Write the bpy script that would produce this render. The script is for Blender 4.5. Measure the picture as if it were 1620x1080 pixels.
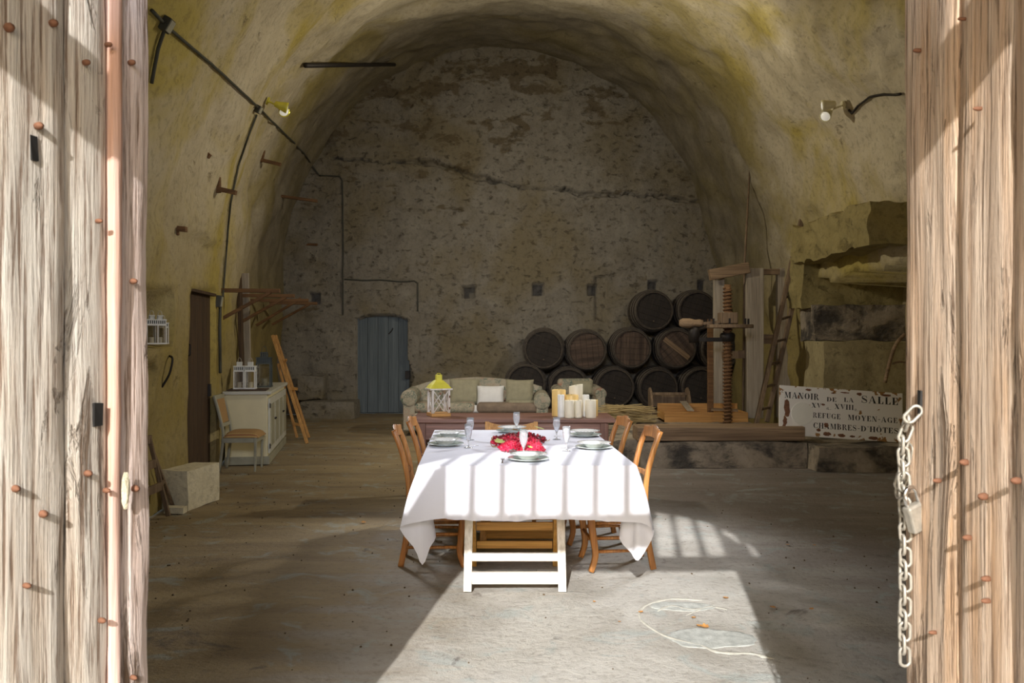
import bpy, bmesh, math, random
from math import sin, cos, pi, radians as R, sqrt
from mathutils import Vector, Matrix, noise
from mathutils.bvhtree import BVHTree

random.seed(7)
for o in list(bpy.data.objects): bpy.data.objects.remove(o)
S = bpy.context.scene
C = S.collection
F = 1350.0            # focal length in pixels of the 1620 wide frame
HZ = 535.0            # horizon row
EYE = 1.55

# ------------------------------------------------------------ camera
cam = bpy.data.cameras.new('camera'); camo = bpy.data.objects.new('camera', cam); C.objects.link(camo)
camo.location = (0, 0, EYE); camo.rotation_euler = (pi/2, 0, 0)
cam.sensor_width = 36; cam.sensor_fit = 'HORIZONTAL'; cam.lens = 36*F/1620
cam.shift_y = (HZ-540)/1620.0
cam.clip_start = 0.05; cam.clip_end = 200
cam.dof.use_dof = True; cam.dof.focus_distance = 5.6; cam.dof.aperture_fstop = 8.0
S.camera = camo
# ------------------------------------------------------------ exposure
S.view_settings.view_transform = 'Standard'; S.view_settings.look = 'None'
S.view_settings.gamma = 1.0; S.view_settings.use_curve_mapping = False
S.view_settings.exposure = 1.0
# ------------------------------------------------------------ sky and sun
SUNV = Vector((.15, 1, -.525)).normalized()
w = bpy.data.worlds.new('sky'); S.world = w; w.use_nodes = True
nt = w.node_tree; nt.nodes.clear()
sky = nt.nodes.new('ShaderNodeTexSky'); sky.sky_type = 'NISHITA'; sky.sun_disc = False
sky.sun_elevation = R(27.4); sky.sun_rotation = R(180+8.5); sky.air_density = 1.2; sky.dust_density = 2.5
bg = nt.nodes.new('ShaderNodeBackground'); bg.inputs[1].default_value = 0.11
wo = nt.nodes.new('ShaderNodeOutputWorld')
nt.links.new(sky.outputs[0], bg.inputs[0]); nt.links.new(bg.outputs[0], wo.inputs[0])
sl = bpy.data.lights.new('sun', 'SUN'); sl.energy = 3.3; sl.angle = R(.53); sl.color = (1, .975, .94)
so = bpy.data.objects.new('sun', sl); C.objects.link(so); so.location = (-3, -12, 12)
so.rotation_euler = SUNV.to_track_quat('-Z', 'Y').to_euler()
pl = bpy.data.lights.new('sky_portal', 'AREA'); pl.shape = 'RECTANGLE'; pl.size = 2.5; pl.size_y = 3.9
pl.cycles.is_portal = True
po = bpy.data.objects.new('sky_portal', pl); C.objects.link(po); po.location = (-.17, .66, 1.9)
po.rotation_euler = (pi/2, 0, pi)          # faces +Y, into the cave
po.rotation_euler = Vector((0, 1, 0)).to_track_quat('-Z', 'Z').to_euler()

# added fill light just inside the arched fanlight, topping up the sky's daylight
fa = bpy.data.lights.new('fanlight_fill', 'AREA'); fa.shape = 'RECTANGLE'; fa.size = 2.1; fa.size_y = .75; fa.energy = 16; fa.color = (.78, .84, 1); fa.spread = R(54)
fo = bpy.data.objects.new('fanlight_fill', fa); C.objects.link(fo); fo.location = (-.17, .98, 3.15); fo.rotation_euler = Vector((0, 1, -.17)).to_track_quat('-Z', 'Z').to_euler()

# ============================================================ helpers
def P(px, py, Y): return Vector(((px-810)/F*Y, Y, EYE+(HZ-py)/F*Y))
def fbm(p, o=3):
    a = 1; s = 0
    for i in range(o):
        s += a*noise.noise(p); p = p*2.03; a *= .5
    return s

class MB:
    def __init__(s): s.v = []; s.f = []
    def add(s, vs, fs):
        n = len(s.v); s.v += [Vector(v) for v in vs]; s.f += [[i+n for i in f] for f in fs]; return s
    def box(s, c, d, m=None):
        hx, hy, hz = d[0]/2, d[1]/2, d[2]/2
        vs = [Vector((x, y, z)) for x in (-hx, hx) for y in (-hy, hy) for z in (-hz, hz)]
        if m is not None: vs = [m @ v for v in vs]
        c = Vector(c)
        return s.add([v+c for v in vs], [(0,1,3,2),(4,6,7,5),(0,4,5,1),(2,3,7,6),(0,2,6,4),(1,5,7,3)])
    def bar(s, a, b, w, h, up=(0,0,1)):
        a = Vector(a); b = Vector(b); d = (b-a).normalized(); u = Vector(up)
        if abs(d.dot(u)) > .98: u = Vector((0,1,0)) if abs(d.y) < .9 else Vector((1,0,0))
        x = d.cross(u).normalized(); y = x.cross(d)
        vs = [p+x*i*w/2+y*j*h/2 for p in (a, b) for i, j in ((-1,-1),(1,-1),(1,1),(-1,1))]
        return s.add(vs, [(3,2,1,0),(4,5,6,7),(0,1,5,4),(1,2,6,5),(2,3,7,6),(3,0,4,7)])
    def tube(s, pts, r, n=8, close=False, rx=None, cap=True):
        pts = [Vector(p) for p in pts]; m = len(pts)
        if not isinstance(r, (list, tuple)): r = [r]*m
        d0 = (pts[1]-pts[0]).normalized(); u = Vector((0,0,1)) if abs(d0.z) < .9 else Vector((0,1,0))
        x = d0.cross(u).normalized(); vs = []
        for i, p in enumerate(pts):
            if close: d = (pts[(i+1)%m]-pts[i-1]).normalized()
            else: d = (pts[min(i+1, m-1)]-pts[max(i-1, 0)]).normalized()
            x = (x-d*x.dot(d)).normalized(); y = d.cross(x)
            for k in range(n):
                a = 2*pi*(k+.5)/n
                vs.append(p+x*cos(a)*r[i]*(rx or 1)+y*sin(a)*r[i])
        fs = []
        for i in range(m if close else m-1):
            j = (i+1) % m
            for k in range(n): fs.append((i*n+k, i*n+(k+1)%n, j*n+(k+1)%n, j*n+k))
        if not close and cap: fs += [tuple(range(n-1,-1,-1)), tuple(range((m-1)*n, m*n))]
        return s.add(vs, fs)
    def sweep(s, pts, ws, ax=(0,1,0)):
        """rectangular section swept along pts; ax = width axis; ws = (across, thick) per point"""
        pts = [Vector(p) for p in pts]; m = len(pts); ax = Vector(ax); vs = []
        for i, p in enumerate(pts):
            d = (pts[min(i+1, m-1)]-pts[max(i-1, 0)]).normalized(); x = ax; y = d.cross(x).normalized()
            w, h = ws[i] if isinstance(ws[0], (list, tuple)) else ws
            c = .3
            for a, b in ((-1,-1+c),(-1+c,-1),(1-c,-1),(1,-1+c),(1,1-c),(1-c,1),(-1+c,1),(-1,1-c)): vs.append(p+x*a*w/2+y*b*h/2)
        fs = []
        for i in range(m-1):
            for k in range(8): fs.append((i*8+k, i*8+(k+1)%8, (i+1)*8+(k+1)%8, (i+1)*8+k))
        fs += [tuple(range(7,-1,-1)), tuple(range((m-1)*8, m*8))]
        return s.add(vs, fs)
    def lathe(s, prof, n=24, c=(0,0,0), axis='Z', a0=0, a1=2*pi):
        c = Vector(c); vs = []; full = abs(a1-a0-2*pi) < 1e-6; m = n if full else n+1
        for r, z in prof:
            for k in range(m):
                a = a0+(a1-a0)*k/n
                q = Vector((r*cos(a), r*sin(a), z))
                if axis == 'Y': q = Vector((q.x, z, q.y))
                elif axis == 'X': q = Vector((z, q.x, q.y))
                vs.append(c+q)
        fs = []
        for i in range(len(prof)-1):
            for k in range(n):
                k2 = (k+1) % m
                f = (i*m+k, i*m+k2, (i+1)*m+k2, (i+1)*m+k)
                fs.append(f)
        return s.add(vs, fs)
    def prism(s, poly, a, b, ax='Y'):
        """2D polygon (u,v) extruded from a to b along ax"""
        def q(u, v, t):
            return {'Y': (u, t, v), 'X': (t, u, v), 'Z': (u, v, t)}[ax]
        n = len(poly); vs = [q(u, v, a) for u, v in poly]+[q(u, v, b) for u, v in poly]
        return s.add(vs, [tuple(range(n)), tuple(range(2*n-1, n-1, -1))]+[(i, n+i, n+(i+1)%n, (i+1)%n) for i in range(n)])
    def grid(s, nu, nv, fn):
        vs = [fn(i/nu, j/nv) for i in range(nu+1) for j in range(nv+1)]
        return s.add(vs, [(i*(nv+1)+j, (i+1)*(nv+1)+j, (i+1)*(nv+1)+j+1, i*(nv+1)+j+1) for i in range(nu) for j in range(nv)])
    def jitter(s, a, sc=3):
        for v in s.v: v += Vector((noise.noise(v*sc+Vector((3,1,7))), noise.noise(v*sc+Vector((9,4,2))), noise.noise(v*sc+Vector((5,8,1)))))*a
        return s
    def build(s, name, mat, parent=None, smooth=False, bevel=0, loc=None, fixn=True):
        me = bpy.data.meshes.new(name); me.from_pydata([tuple(v) for v in s.v], [], s.f)
        if fixn:
            b = bmesh.new(); b.from_mesh(me); bmesh.ops.recalc_face_normals(b, faces=b.faces); b.to_mesh(me); b.free()
        me.materials.append(mat)
        if smooth: me.polygons.foreach_set('use_smooth', [True]*len(me.polygons))
        o = bpy.data.objects.new(name, me); C.objects.link(o)
        if parent: o.parent = parent
        if loc is not None: o.location = loc
        if bevel:
            m = o.modifiers.new('bevel', 'BEVEL'); m.width = bevel; m.segments = 2; m.limit_method = 'ANGLE'
        return o

def smoothpath(pts, n=6):
    pts = [Vector(p) for p in pts]; out = []
    for i in range(len(pts)-1):
        p0 = pts[max(i-1,0)]; p1 = pts[i]; p2 = pts[i+1]; p3 = pts[min(i+2, len(pts)-1)]
        for k in range(n):
            t = k/n; out.append(.5*((2*p1)+(p2-p0)*t+(2*p0-5*p1+4*p2-p3)*t*t+(-p0+3*p1-3*p2+p3)*t**3))
    out.append(pts[-1]); return out

def thing(name, label, cat, loc=(0,0,0), rz=0, group=None):
    o = bpy.data.objects.new(name, None); C.objects.link(o); o.empty_display_size = .1
    o.location = loc; o.rotation_euler = (0,0,rz); return tag(o, label, cat, group)
def tag(o, label, cat, group=None):
    o['label'] = label; o['category'] = cat
    if group: o['group'] = group
    return o
def struct(o, label=None):
    o['kind'] = 'structure'
    if label: o['label'] = label
    return o
def dup(o, loc=None, rz=None, label=None):
    def cp(a, par):
        c = a.copy(); C.objects.link(c); c.parent = par
        for ch in a.children: cp(ch, c)
        return c
    c = cp(o, None)
    if loc is not None: c.location = loc
    if rz is not None: c.rotation_euler = (0,0,rz)
    if label: c['label'] = label
    return c

# ------------------------------------------------------------ materials
def base_mat(name, rough=.7, metal=0):
    m = bpy.data.materials.new(name); m.use_nodes = True; t = m.node_tree
    b = t.nodes['Principled BSDF']; b.inputs['Roughness'].default_value = rough; b.inputs['Metallic'].default_value = metal
    tc = t.nodes.new('ShaderNodeTexCoord')
    return m, t, b, tc
def c4(c): return (c[0], c[1], c[2], 1)
def nz(t, vec, scale, detail=4, rough=.55, dist=0, stretch=None):
    if stretch:
        mp = t.nodes.new('ShaderNodeMapping'); mp.inputs['Scale'].default_value = stretch
        t.links.new(vec, mp.inputs[0]); vec = mp.outputs[0]
    n = t.nodes.new('ShaderNodeTexNoise'); n.inputs['Scale'].default_value = scale
    n.inputs['Detail'].default_value = detail; n.inputs['Roughness'].default_value = rough; n.inputs['Distortion'].default_value = dist
    t.links.new(vec, n.inputs['Vector']); return n.outputs[0]
def ramp(t, fac, stops):
    r = t.nodes.new('ShaderNodeValToRGB'); e = r.color_ramp.elements
    e[0].position = stops[0][0]; e[0].color = c4(stops[0][1]); e[1].position = stops[-1][0]; e[1].color = c4(stops[-1][1])
    for p, c in stops[1:-1]:
        k = e.new(p); k.color = c4(c)
    t.links.new(fac, r.inputs[0]); return r.outputs[0]
def g3(x): return (x, x, x)
def mix(t, fac, a, b, mode='MIX'):
    m = t.nodes.new('ShaderNodeMix'); m.data_type = 'RGBA'; m.blend_type = mode
    for sock, v in ((m.inputs[0], fac), (m.inputs[6], a), (m.inputs[7], b)):
        if isinstance(v, (int, float)): sock.default_value = v
        elif isinstance(v, tuple): sock.default_value = c4(v)
        else: t.links.new(v, sock)
    return m.outputs[2]
def bump(t, b, h, strength=.4, dist=.02):
    n = t.nodes.new('ShaderNodeBump'); n.inputs['Strength'].default_value = strength; n.inputs['Distance'].default_value = dist
    t.links.new(h, n.inputs['Height']); t.links.new(n.outputs[0], b.inputs['Normal'])
def maprange(t, v, a, b, c=0, d=1):
    m = t.nodes.new('ShaderNodeMapRange'); m.inputs[1].default_value = a; m.inputs[2].default_value = b
    m.inputs[3].default_value = c; m.inputs[4].default_value = d; t.links.new(v, m.inputs[0]); return m.outputs[0]
def plain(name, col, rough=.6, metal=0, var=.15, scale=8, bmp=0):
    m, t, b, tc = base_mat(name, rough, metal); v = tc.outputs['Object']
    n = nz(t, v, scale)
    lo = tuple(x*(1-var) for x in col); hi = tuple(min(1, x*(1+var)) for x in col)
    t.links.new(ramp(t, n, [(.3, lo), (.7, hi)]), b.inputs['Base Color'])
    if bmp: bump(t, b, nz(t, v, scale*6, 5), bmp, .01)
    return m
def wood(name, dark, light, axis=2, rough=.6, k=1, bmp=.3, knots=0, stain=None, ndist=.01):
    m, t, b, tc = base_mat(name, rough); v = tc.outputs['Object']
    st = [22*k]*3; st[axis] = 1.2*k
    g = nz(t, v, 1, 6, .6, .4, st); st2 = [90*k]*3; st2[axis] = 3*k
    g2 = nz(t, v, 1, 4, .6, 0, st2)
    col = ramp(t, g, [(.3, dark), (.68, light)])
    col = mix(t, maprange(t, g2, .35, .6, .55, 0), col, tuple(x*.55 for x in dark))
    if stain: col = mix(t, maprange(t, nz(t, v, 1.6, 3), .45, .62, 0, stain[1]), col, stain[0])
    t.links.new(col, b.inputs['Base Color'])
    mm = t.nodes.new('ShaderNodeMath'); mm.operation = 'ADD'; t.links.new(g, mm.inputs[0]); t.links.new(g2, mm.inputs[1])
    bump(t, b, mm.outputs[0], bmp, ndist); return m
def rock(name, base, light, dark, olive=None, pit=(.30, .42), pitscale=3.5, amt=.85, strat=(1,1,1), olr=(.45,.62), deep=None, low=0, blotch=None):
    m, t, b, tc = base_mat(name, .93); v = tc.outputs['Object']
    big = nz(t, v, .55, 4, .6, .5); med = nz(t, v, 2.3, 6, .65, .3, strat); fine = nz(t, v, 14, 6, .7, 0)
    col = ramp(t, med, [(.3, base), (.7, light)])
    if olive: col = mix(t, maprange(t, big, olr[0], olr[1]), col, olive)
    p = nz(t, v, pitscale, 5, .6, .25, (1, 1, 1.5))
    if deep:      # rock turns greyer and darker towards the deep end
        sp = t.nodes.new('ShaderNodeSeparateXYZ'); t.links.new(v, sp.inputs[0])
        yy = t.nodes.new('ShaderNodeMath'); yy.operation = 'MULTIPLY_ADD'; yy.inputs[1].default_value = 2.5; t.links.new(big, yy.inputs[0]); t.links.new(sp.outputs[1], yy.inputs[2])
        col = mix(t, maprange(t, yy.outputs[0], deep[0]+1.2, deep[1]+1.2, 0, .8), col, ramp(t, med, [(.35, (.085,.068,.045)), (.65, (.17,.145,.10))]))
    col = mix(t, maprange(t, p, pit[0], pit[1], amt, 0), col, dark)
    if blotch:    # darker weathered patches, mostly in the upper wall
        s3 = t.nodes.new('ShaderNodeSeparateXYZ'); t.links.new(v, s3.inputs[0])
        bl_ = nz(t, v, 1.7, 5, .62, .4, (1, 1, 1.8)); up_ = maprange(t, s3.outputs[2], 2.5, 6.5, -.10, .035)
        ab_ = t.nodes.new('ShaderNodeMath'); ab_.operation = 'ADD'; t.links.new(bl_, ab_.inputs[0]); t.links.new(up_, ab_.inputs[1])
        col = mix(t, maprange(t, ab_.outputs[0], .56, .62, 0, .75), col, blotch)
    if low:       # lower walls turn green-brown
        s2 = t.nodes.new('ShaderNodeSeparateXYZ'); t.links.new(v, s2.inputs[0])
        zz = t.nodes.new('ShaderNodeMath'); zz.operation = 'MULTIPLY_ADD'; zz.inputs[1].default_value = 2.2; t.links.new(big, zz.inputs[0]); t.links.new(s2.outputs[2], zz.inputs[2])
        col = mix(t, maprange(t, zz.outputs[0], 2.6, 4.3, .78, 0), col, (.27,.205,.055))
    col = mix(t, maprange(t, fine, .36, .50, .3, 0), col, tuple(x*.4 for x in dark))
    t.links.new(col, b.inputs['Base Color'])
    a = t.nodes.new('ShaderNodeMath'); a.operation = 'MULTIPLY_ADD'; a.inputs[1].default_value = .45
    t.links.new(fine, a.inputs[0]); t.links.new(maprange(t, p, pit[0]-.05, pit[1]+.02), a.inputs[2])
    a2 = t.nodes.new('ShaderNodeMath'); a2.operation = 'ADD'; t.links.new(a.outputs[0], a2.inputs[0]); t.links.new(med, a2.inputs[1])
    bump(t, b, a2.outputs[0], .75, .05); return m

M = {}
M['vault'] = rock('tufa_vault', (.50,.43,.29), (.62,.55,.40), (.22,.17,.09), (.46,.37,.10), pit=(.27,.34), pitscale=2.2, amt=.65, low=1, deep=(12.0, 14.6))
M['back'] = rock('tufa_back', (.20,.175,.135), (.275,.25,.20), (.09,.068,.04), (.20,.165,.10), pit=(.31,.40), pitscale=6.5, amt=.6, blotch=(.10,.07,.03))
M['stone'] = rock('dressed_stone', (.30,.25,.13), (.42,.36,.20), (.15,.12,.06), pit=(.25,.36), pitscale=6, amt=.5)
M['olive'] = rock('olive_rock', (.26,.21,.08), (.36,.30,.13), (.12,.09,.03), pit=(.30,.40), pitscale=4, amt=.6)
M['palestone'] = rock('pale_stone', (.62,.56,.40), (.78,.72,.54), (.42,.36,.24), pit=(.22,.33), pitscale=7, amt=.4)
M['stain'] = rock('damp_stone', (.17,.14,.10), (.40,.34,.26), (.05,.045,.04), pit=(.40,.52), pitscale=2.4, amt=.9)
M['iron'] = plain('black_iron', (.035,.03,.027), .55, .6)
M['rust'] = plain('rusty_iron', (.22,.10,.055), .8, .2, .35, 40)
M['steel'] = plain('galvanised_steel', (.42,.40,.35), .45, .5, .2, 60)
M['silver'] = plain('cutlery_steel', (.75,.75,.76), .2, 1, .05)
M['cable'] = plain('grey_cable', (.055,.055,.04), .7)
M['chairwood'] = wood('cherry_chair_wood', (.33,.12,.03), (.62,.30,.09), 2, .38, 1, .15)
M['rush'] = wood('rush_seat', (.35,.24,.10), (.62,.48,.25), 0, .8, 1.5, .6)
M['pine'] = wood('varnished_pine', (.55,.27,.05), (.80,.46,.12), 2, .45, .8, .12)
M['pinex'] = wood('varnished_pine_across', (.55,.27,.05), (.80,.46,.12), 0, .45, .8, .12)
M['white'] = wood('worn_white_paint', (.62,.56,.47), (.86,.84,.80), 2, .55, .6, .15, stain=((.50,.30,.14), .45))
M['whitex'] = wood('worn_white_paint_across', (.62,.56,.47), (.86,.84,.80), 0, .55, .6, .15, stain=((.50,.30,.14), .75))
M['old'] = wood('old_grey_brown_wood', (.13,.085,.05), (.30,.21,.13), 2, .8, .8, .5)
M['oldx'] = wood('old_grey_brown_beam', (.16,.10,.055), (.36,.25,.15), 0, .8, .6, .5)
M['pale'] = wood('pale_weathered_board', (.30,.25,.19), (.46,.40,.31), 2, .85, .6, .3)
M['darkdoor'] = wood('dark_oak_door', (.035,.018,.008), (.10,.055,.025), 2, .7, 1, .5)
M['side'] = wood('dark_red_oak', (.15,.065,.045), (.33,.17,.12), 0, .42, .7, .15)
M['sidez'] = wood('dark_red_oak_leg', (.13,.055,.035), (.30,.15,.10), 2, .42, .7, .15)
M['stave'] = wood('barrel_stave', (.035,.026,.02), (.10,.078,.055), 1, .8, .8, .5)
M['headd'] = wood('barrel_head_dark', (.014,.011,.009), (.04,.030,.023), 2, .85, .8, .5)
M['headb'] = wood('barrel_head_brown', (.03,.018,.012), (.15,.10,.07), 2, .85, .6, .6)
M['hoop'] = plain('dull_hoop_iron', (.14,.12,.10), .6, .5)
M['peg'] = wood('reddish_peg_wood', (.11,.052,.02), (.24,.125,.05), 0, .8, 1, .4)
M['blue'] = wood('blue_grey_painted_door', (.10,.125,.14), (.155,.185,.20), 2, .7, .5, .2)
M['cream'] = plain('cream_paint', (.70,.64,.42), .6, 0, .08, 3)
M['greige'] = plain('grey_green_paint', (.33,.32,.24), .6, 0, .15, 6)
M['sage'] = plain('grey_white_paint', (.52,.52,.47), .6, 0, .12, 5)
M['lant'] = plain('white_lacquered_metal', (.80,.80,.76), .4, 0, .03)
M['dlant'] = plain('dark_lantern_metal', (.05,.06,.055), .5, .3)
M['olivef'] = plain('olive_linen', (.27,.25,.17), .9, 0, .12, 12, .3)
M['whitef'] = plain('white_linen_cushion', (.66,.66,.66), .9, 0, .05, 12, .2)
M['brownf'] = plain('brown_seat_cloth', (.20,.15,.11), .9, 0, .2, 10, .2)
M['candle'] = plain('cream_wax', (.86,.80,.62), .5, 0, .05, 4)
M['candlew'] = plain('white_wax', (.82,.82,.76), .5, 0, .04, 4)
M['amber'] = plain('amber_wax', (.86,.60,.22), .45, 0, .1, 4)
M['porc'] = plain('porcelain', (.83,.85,.83), .12, 0, .01)
M['plate2'] = plain('green_grey_plate', (.60,.68,.65), .15, 0, .02)
M['rimd'] = plain('grey_rim_beads', (.22,.20,.18), .3)
M['leafg'] = plain('lime_leaf', (.50,.55,.16), .6, 0, .25, 20)
M['leafd'] = plain('dry_leaf', (.50,.24,.06), .8, 0, .3, 30)
M['twig'] = plain('twig', (.52,.30,.15), .8)
M['yellow'] = plain('yellow_green_roof_paint', (.62,.56,.06), .45, 0, .2, 10)
M['black'] = plain('black_letter_paint', (.012,.012,.012), .6, 0, .1, 5)
M['strawm'] = wood('straw', (.42,.30,.12), (.70,.55,.28), 0, .9, 2.5, .8)
M['oran'] = wood('orange_timber', (.42,.20,.05), (.66,.36,.11), 0, .6, .8, .2)
M['oranz'] = wood('orange_timber_upright', (.42,.20,.05), (.66,.36,.11), 2, .6, .8, .2)
M['dirt'] = plain('debris', (.10,.07,.04), .9)
for nm, c in (('berryr', (.72,.02,.07)), ('berryd', (.16,.008,.015)), ('berrym', (.40,.012,.03))):
    m, t, b, tc = base_mat(nm, .18); b.inputs['Base Color'].default_value = c4(c)
    b.inputs['Subsurface Weight'].default_value = .0; M[nm] = m
m, t, b, tc = base_mat('clear_glass', .05); b.inputs['Base Color'].default_value = (.95,.97,1,1); b.inputs['Transmission Weight'].default_value = .78; b.inputs['IOR'].default_value = 1.45
M['glass'] = m
m, t, b, tc = base_mat('thin_pane', .05); b.inputs['Base Color'].default_value = (.75,.8,.78,1)
tr = t.nodes.new('ShaderNodeBsdfTransparent'); mxs = t.nodes.new('ShaderNodeMixShader'); mxs.inputs[0].default_value = .22
gl = t.nodes.new('ShaderNodeBsdfGlossy'); gl.inputs['Roughness'].default_value = .05
t.links.new(tr.outputs[0], mxs.inputs[1]); t.links.new(gl.outputs[0], mxs.inputs[2]); t.links.new(mxs.outputs[0], t.nodes['Material Output'].inputs[0])
M['pane'] = m
# striped seat fabric
m, t, b, tc = base_mat('striped_upholstery', .85)
wv = t.nodes.new('ShaderNodeTexWave'); wv.inputs['Scale'].default_value = 9; wv.bands_direction = 'Y'; wv.inputs['Distortion'].default_value = .4
t.links.new(tc.outputs['Object'], wv.inputs[0])
t.links.new(ramp(t, wv.outputs[1], [(0, (.36,.21,.08)), (.5, (.44,.32,.13)), (1, (.27,.11,.05))]), b.inputs['Base Color']); M['stripe'] = m
# floral fabric
m, t, b, tc = base_mat('floral_fabric', .9)
vo = t.nodes.new('ShaderNodeTexVoronoi'); vo.inputs['Scale'].default_value = 10; vo.inputs['Randomness'].default_value = 1
t.links.new(tc.outputs['Object'], vo.inputs[0])
fl = nz(t, tc.outputs['Object'], 26, 3, .6, 1.5)
col = ramp(t, vo.outputs[1], [(0, (.30,.08,.05)), (.25, (.34,.30,.22)), (.5, (.09,.13,.10)), (.75, (.36,.33,.26)), (1, (.32,.13,.08))])
t.links.new(mix(t, maprange(t, fl, .46, .52), (.36,.32,.24), col), b.inputs['Base Color']); M['floral'] = m
# tablecloth
m, t, b, tc = base_mat('white_linen_cloth', .85); b.inputs['Base Color'].default_value = (.74,.75,.83,1)
f2 = nz(t, tc.outputs['Object'], 1, 3, .5, 0, (3, 60, 60)); bump(t, b, f2, .25, .004); M['cloth'] = m
# gate planks
def gatemat(name, greyness, a, c):
    m, t, b, tc = base_mat(name, .85); v = tc.outputs['Object']
    g = nz(t, v, 1, 7, .65, .6, (26, 26, 1.1)); g2 = nz(t, v, 1, 5, .7, .2, (110, 110, 3.2)); big = nz(t, v, 1, 4, .6, .5, (7, 7, 1.6))
    base = mix(t, maprange(t, big, .35, .62), a, tuple(a[i]*(1-greyness)+c[i]*greyness for i in range(3)))
    base = mix(t, maprange(t, g, .38, .60, .0, .7), base, tuple(min(.8, x*1.25+.03) for x in c))
    dk = maprange(t, g2, .38, .50, .85, 0)
    base = mix(t, dk, base, (.16,.09,.05))
    gouge = maprange(t, nz(t, v, 1, 6, .7, 1.2, (13, 13, 1.6)), .34, .42, .92, 0)
    base = mix(t, gouge, base, (.13,.08,.045))
    t.links.new(base, b.inputs['Base Color'])
    mm = t.nodes.new('ShaderNodeMath'); mm.operation = 'MULTIPLY_ADD'; mm.inputs[1].default_value = .6
    t.links.new(g2, mm.inputs[0]); t.links.new(g, mm.inputs[2])
    m3 = t.nodes.new('ShaderNodeMath'); m3.operation = 'SUBTRACT'; t.links.new(mm.outputs[0], m3.inputs[0]); t.links.new(gouge, m3.inputs[1])
    bump(t, b, m3.outputs[0], .9, .012); return m
M['gateL'] = gatemat('weathered_gate_oak', .9, (.56,.47,.38), (.56,.53,.48)); M['gateR'] = gatemat('warm_gate_oak', .6, (.66,.43,.26), (.64,.51,.41)); M['gateE'] = gatemat('smoother_gate_oak', .6, (.61,.47,.41), (.60,.52,.49))
M['gatestrip'] = wood('pink_faded_strip', (.62,.38,.30), (.80,.62,.56), 2, .7, .8, .3, stain=((.62,.30,.15), .6))
# floor
m, t, b, tc = base_mat('floor_concrete', .9); v = tc.outputs['Object']
big = nz(t, v, .45, 5, .6, .6); med = nz(t, v, 1.7, 6, .65, .6); fine = nz(t, v, 22, 6, .75, 0); st = nz(t, v, 1, 5, .6, .8, (.6, 2.6, 1))
col = ramp(t, med, [(.28, (.36,.34,.30)), (.5, (.48,.465,.43)), (.72, (.58,.57,.53))])
sep = t.nodes.new('ShaderNodeSeparateXYZ'); t.links.new(v, sep.inputs[0])
# trodden earth tones, darkened to paint in the shade beyond the sunlit path
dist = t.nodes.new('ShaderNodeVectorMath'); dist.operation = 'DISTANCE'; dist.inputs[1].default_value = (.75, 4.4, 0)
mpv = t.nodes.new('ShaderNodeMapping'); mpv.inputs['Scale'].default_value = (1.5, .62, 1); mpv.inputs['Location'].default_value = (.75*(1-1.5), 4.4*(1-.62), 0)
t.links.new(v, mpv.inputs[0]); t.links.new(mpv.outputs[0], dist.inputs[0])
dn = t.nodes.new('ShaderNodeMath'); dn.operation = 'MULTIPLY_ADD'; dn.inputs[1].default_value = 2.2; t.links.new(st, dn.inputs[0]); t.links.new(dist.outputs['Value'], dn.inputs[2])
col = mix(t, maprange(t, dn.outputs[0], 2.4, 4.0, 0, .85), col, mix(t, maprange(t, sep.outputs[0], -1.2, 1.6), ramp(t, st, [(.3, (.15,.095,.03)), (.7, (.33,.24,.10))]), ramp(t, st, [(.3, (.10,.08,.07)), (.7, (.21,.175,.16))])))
col = mix(t, maprange(t, nz(t, v, 3.2, 4, .6, 1.2), .56, .66, 0, .35), col, (.34,.44,.45))
col = mix(t, maprange(t, nz(t, v, 2.1, 6, .7, 1), .30, .38, .7, 0), col, (.10,.08,.07))
col = mix(t, maprange(t, fine, .33, .48, .45, 0), col, (.15,.12,.09))
t.links.new(col, b.inputs['Base Color'])
a = t.nodes.new('ShaderNodeMath'); a.operation = 'MULTIPLY_ADD'; a.inputs[1].default_value = .8; t.links.new(fine, a.inputs[0]); t.links.new(med, a.inputs[2])
bump(t, b, a.outputs[0], .7, .025); M['floor'] = m
M['patch'] = plain('cement_patch', (.54,.53,.47), .9, 0, .15, 25, .5)
M['patchb'] = plain('blue_grey_cement', (.44,.46,.44), .9, 0, .25, 18, .5)
M['gravel'] = plain('yard_gravel', (.48,.44,.37), .95, 0, .25, 30)
# sign paint with rust
m, t, b, tc = base_mat('chipped_sign_paint', .5); v = tc.outputs['Object']
sx = t.nodes.new('ShaderNodeSeparateXYZ'); t.links.new(v, sx.inputs[0])
def absm(o):
    k = t.nodes.new('ShaderNodeMath'); k.operation = 'ABSOLUTE'; t.links.new(o, k.inputs[0]); return k.outputs[0]
ex = maprange(t, absm(sx.outputs[0]), .62, .77, 0, .13); ez = maprange(t, absm(sx.outputs[2]), .20, .30, 0, .15)
ad = t.nodes.new('ShaderNodeMath'); ad.operation = 'MAXIMUM'; t.links.new(ex, ad.inputs[0]); t.links.new(ez, ad.inputs[1])
ad2 = t.nodes.new('ShaderNodeMath'); ad2.operation = 'ADD'; t.links.new(ad.outputs[0], ad2.inputs[0]); t.links.new(nz(t, v, 7, 4, .6, .4), ad2.inputs[1])
t.links.new(mix(t, maprange(t, ad2.outputs[0], .685, .70), (.88,.86,.82), (.34,.17,.05)), b.inputs['Base Color']); M['sign'] = m

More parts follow.
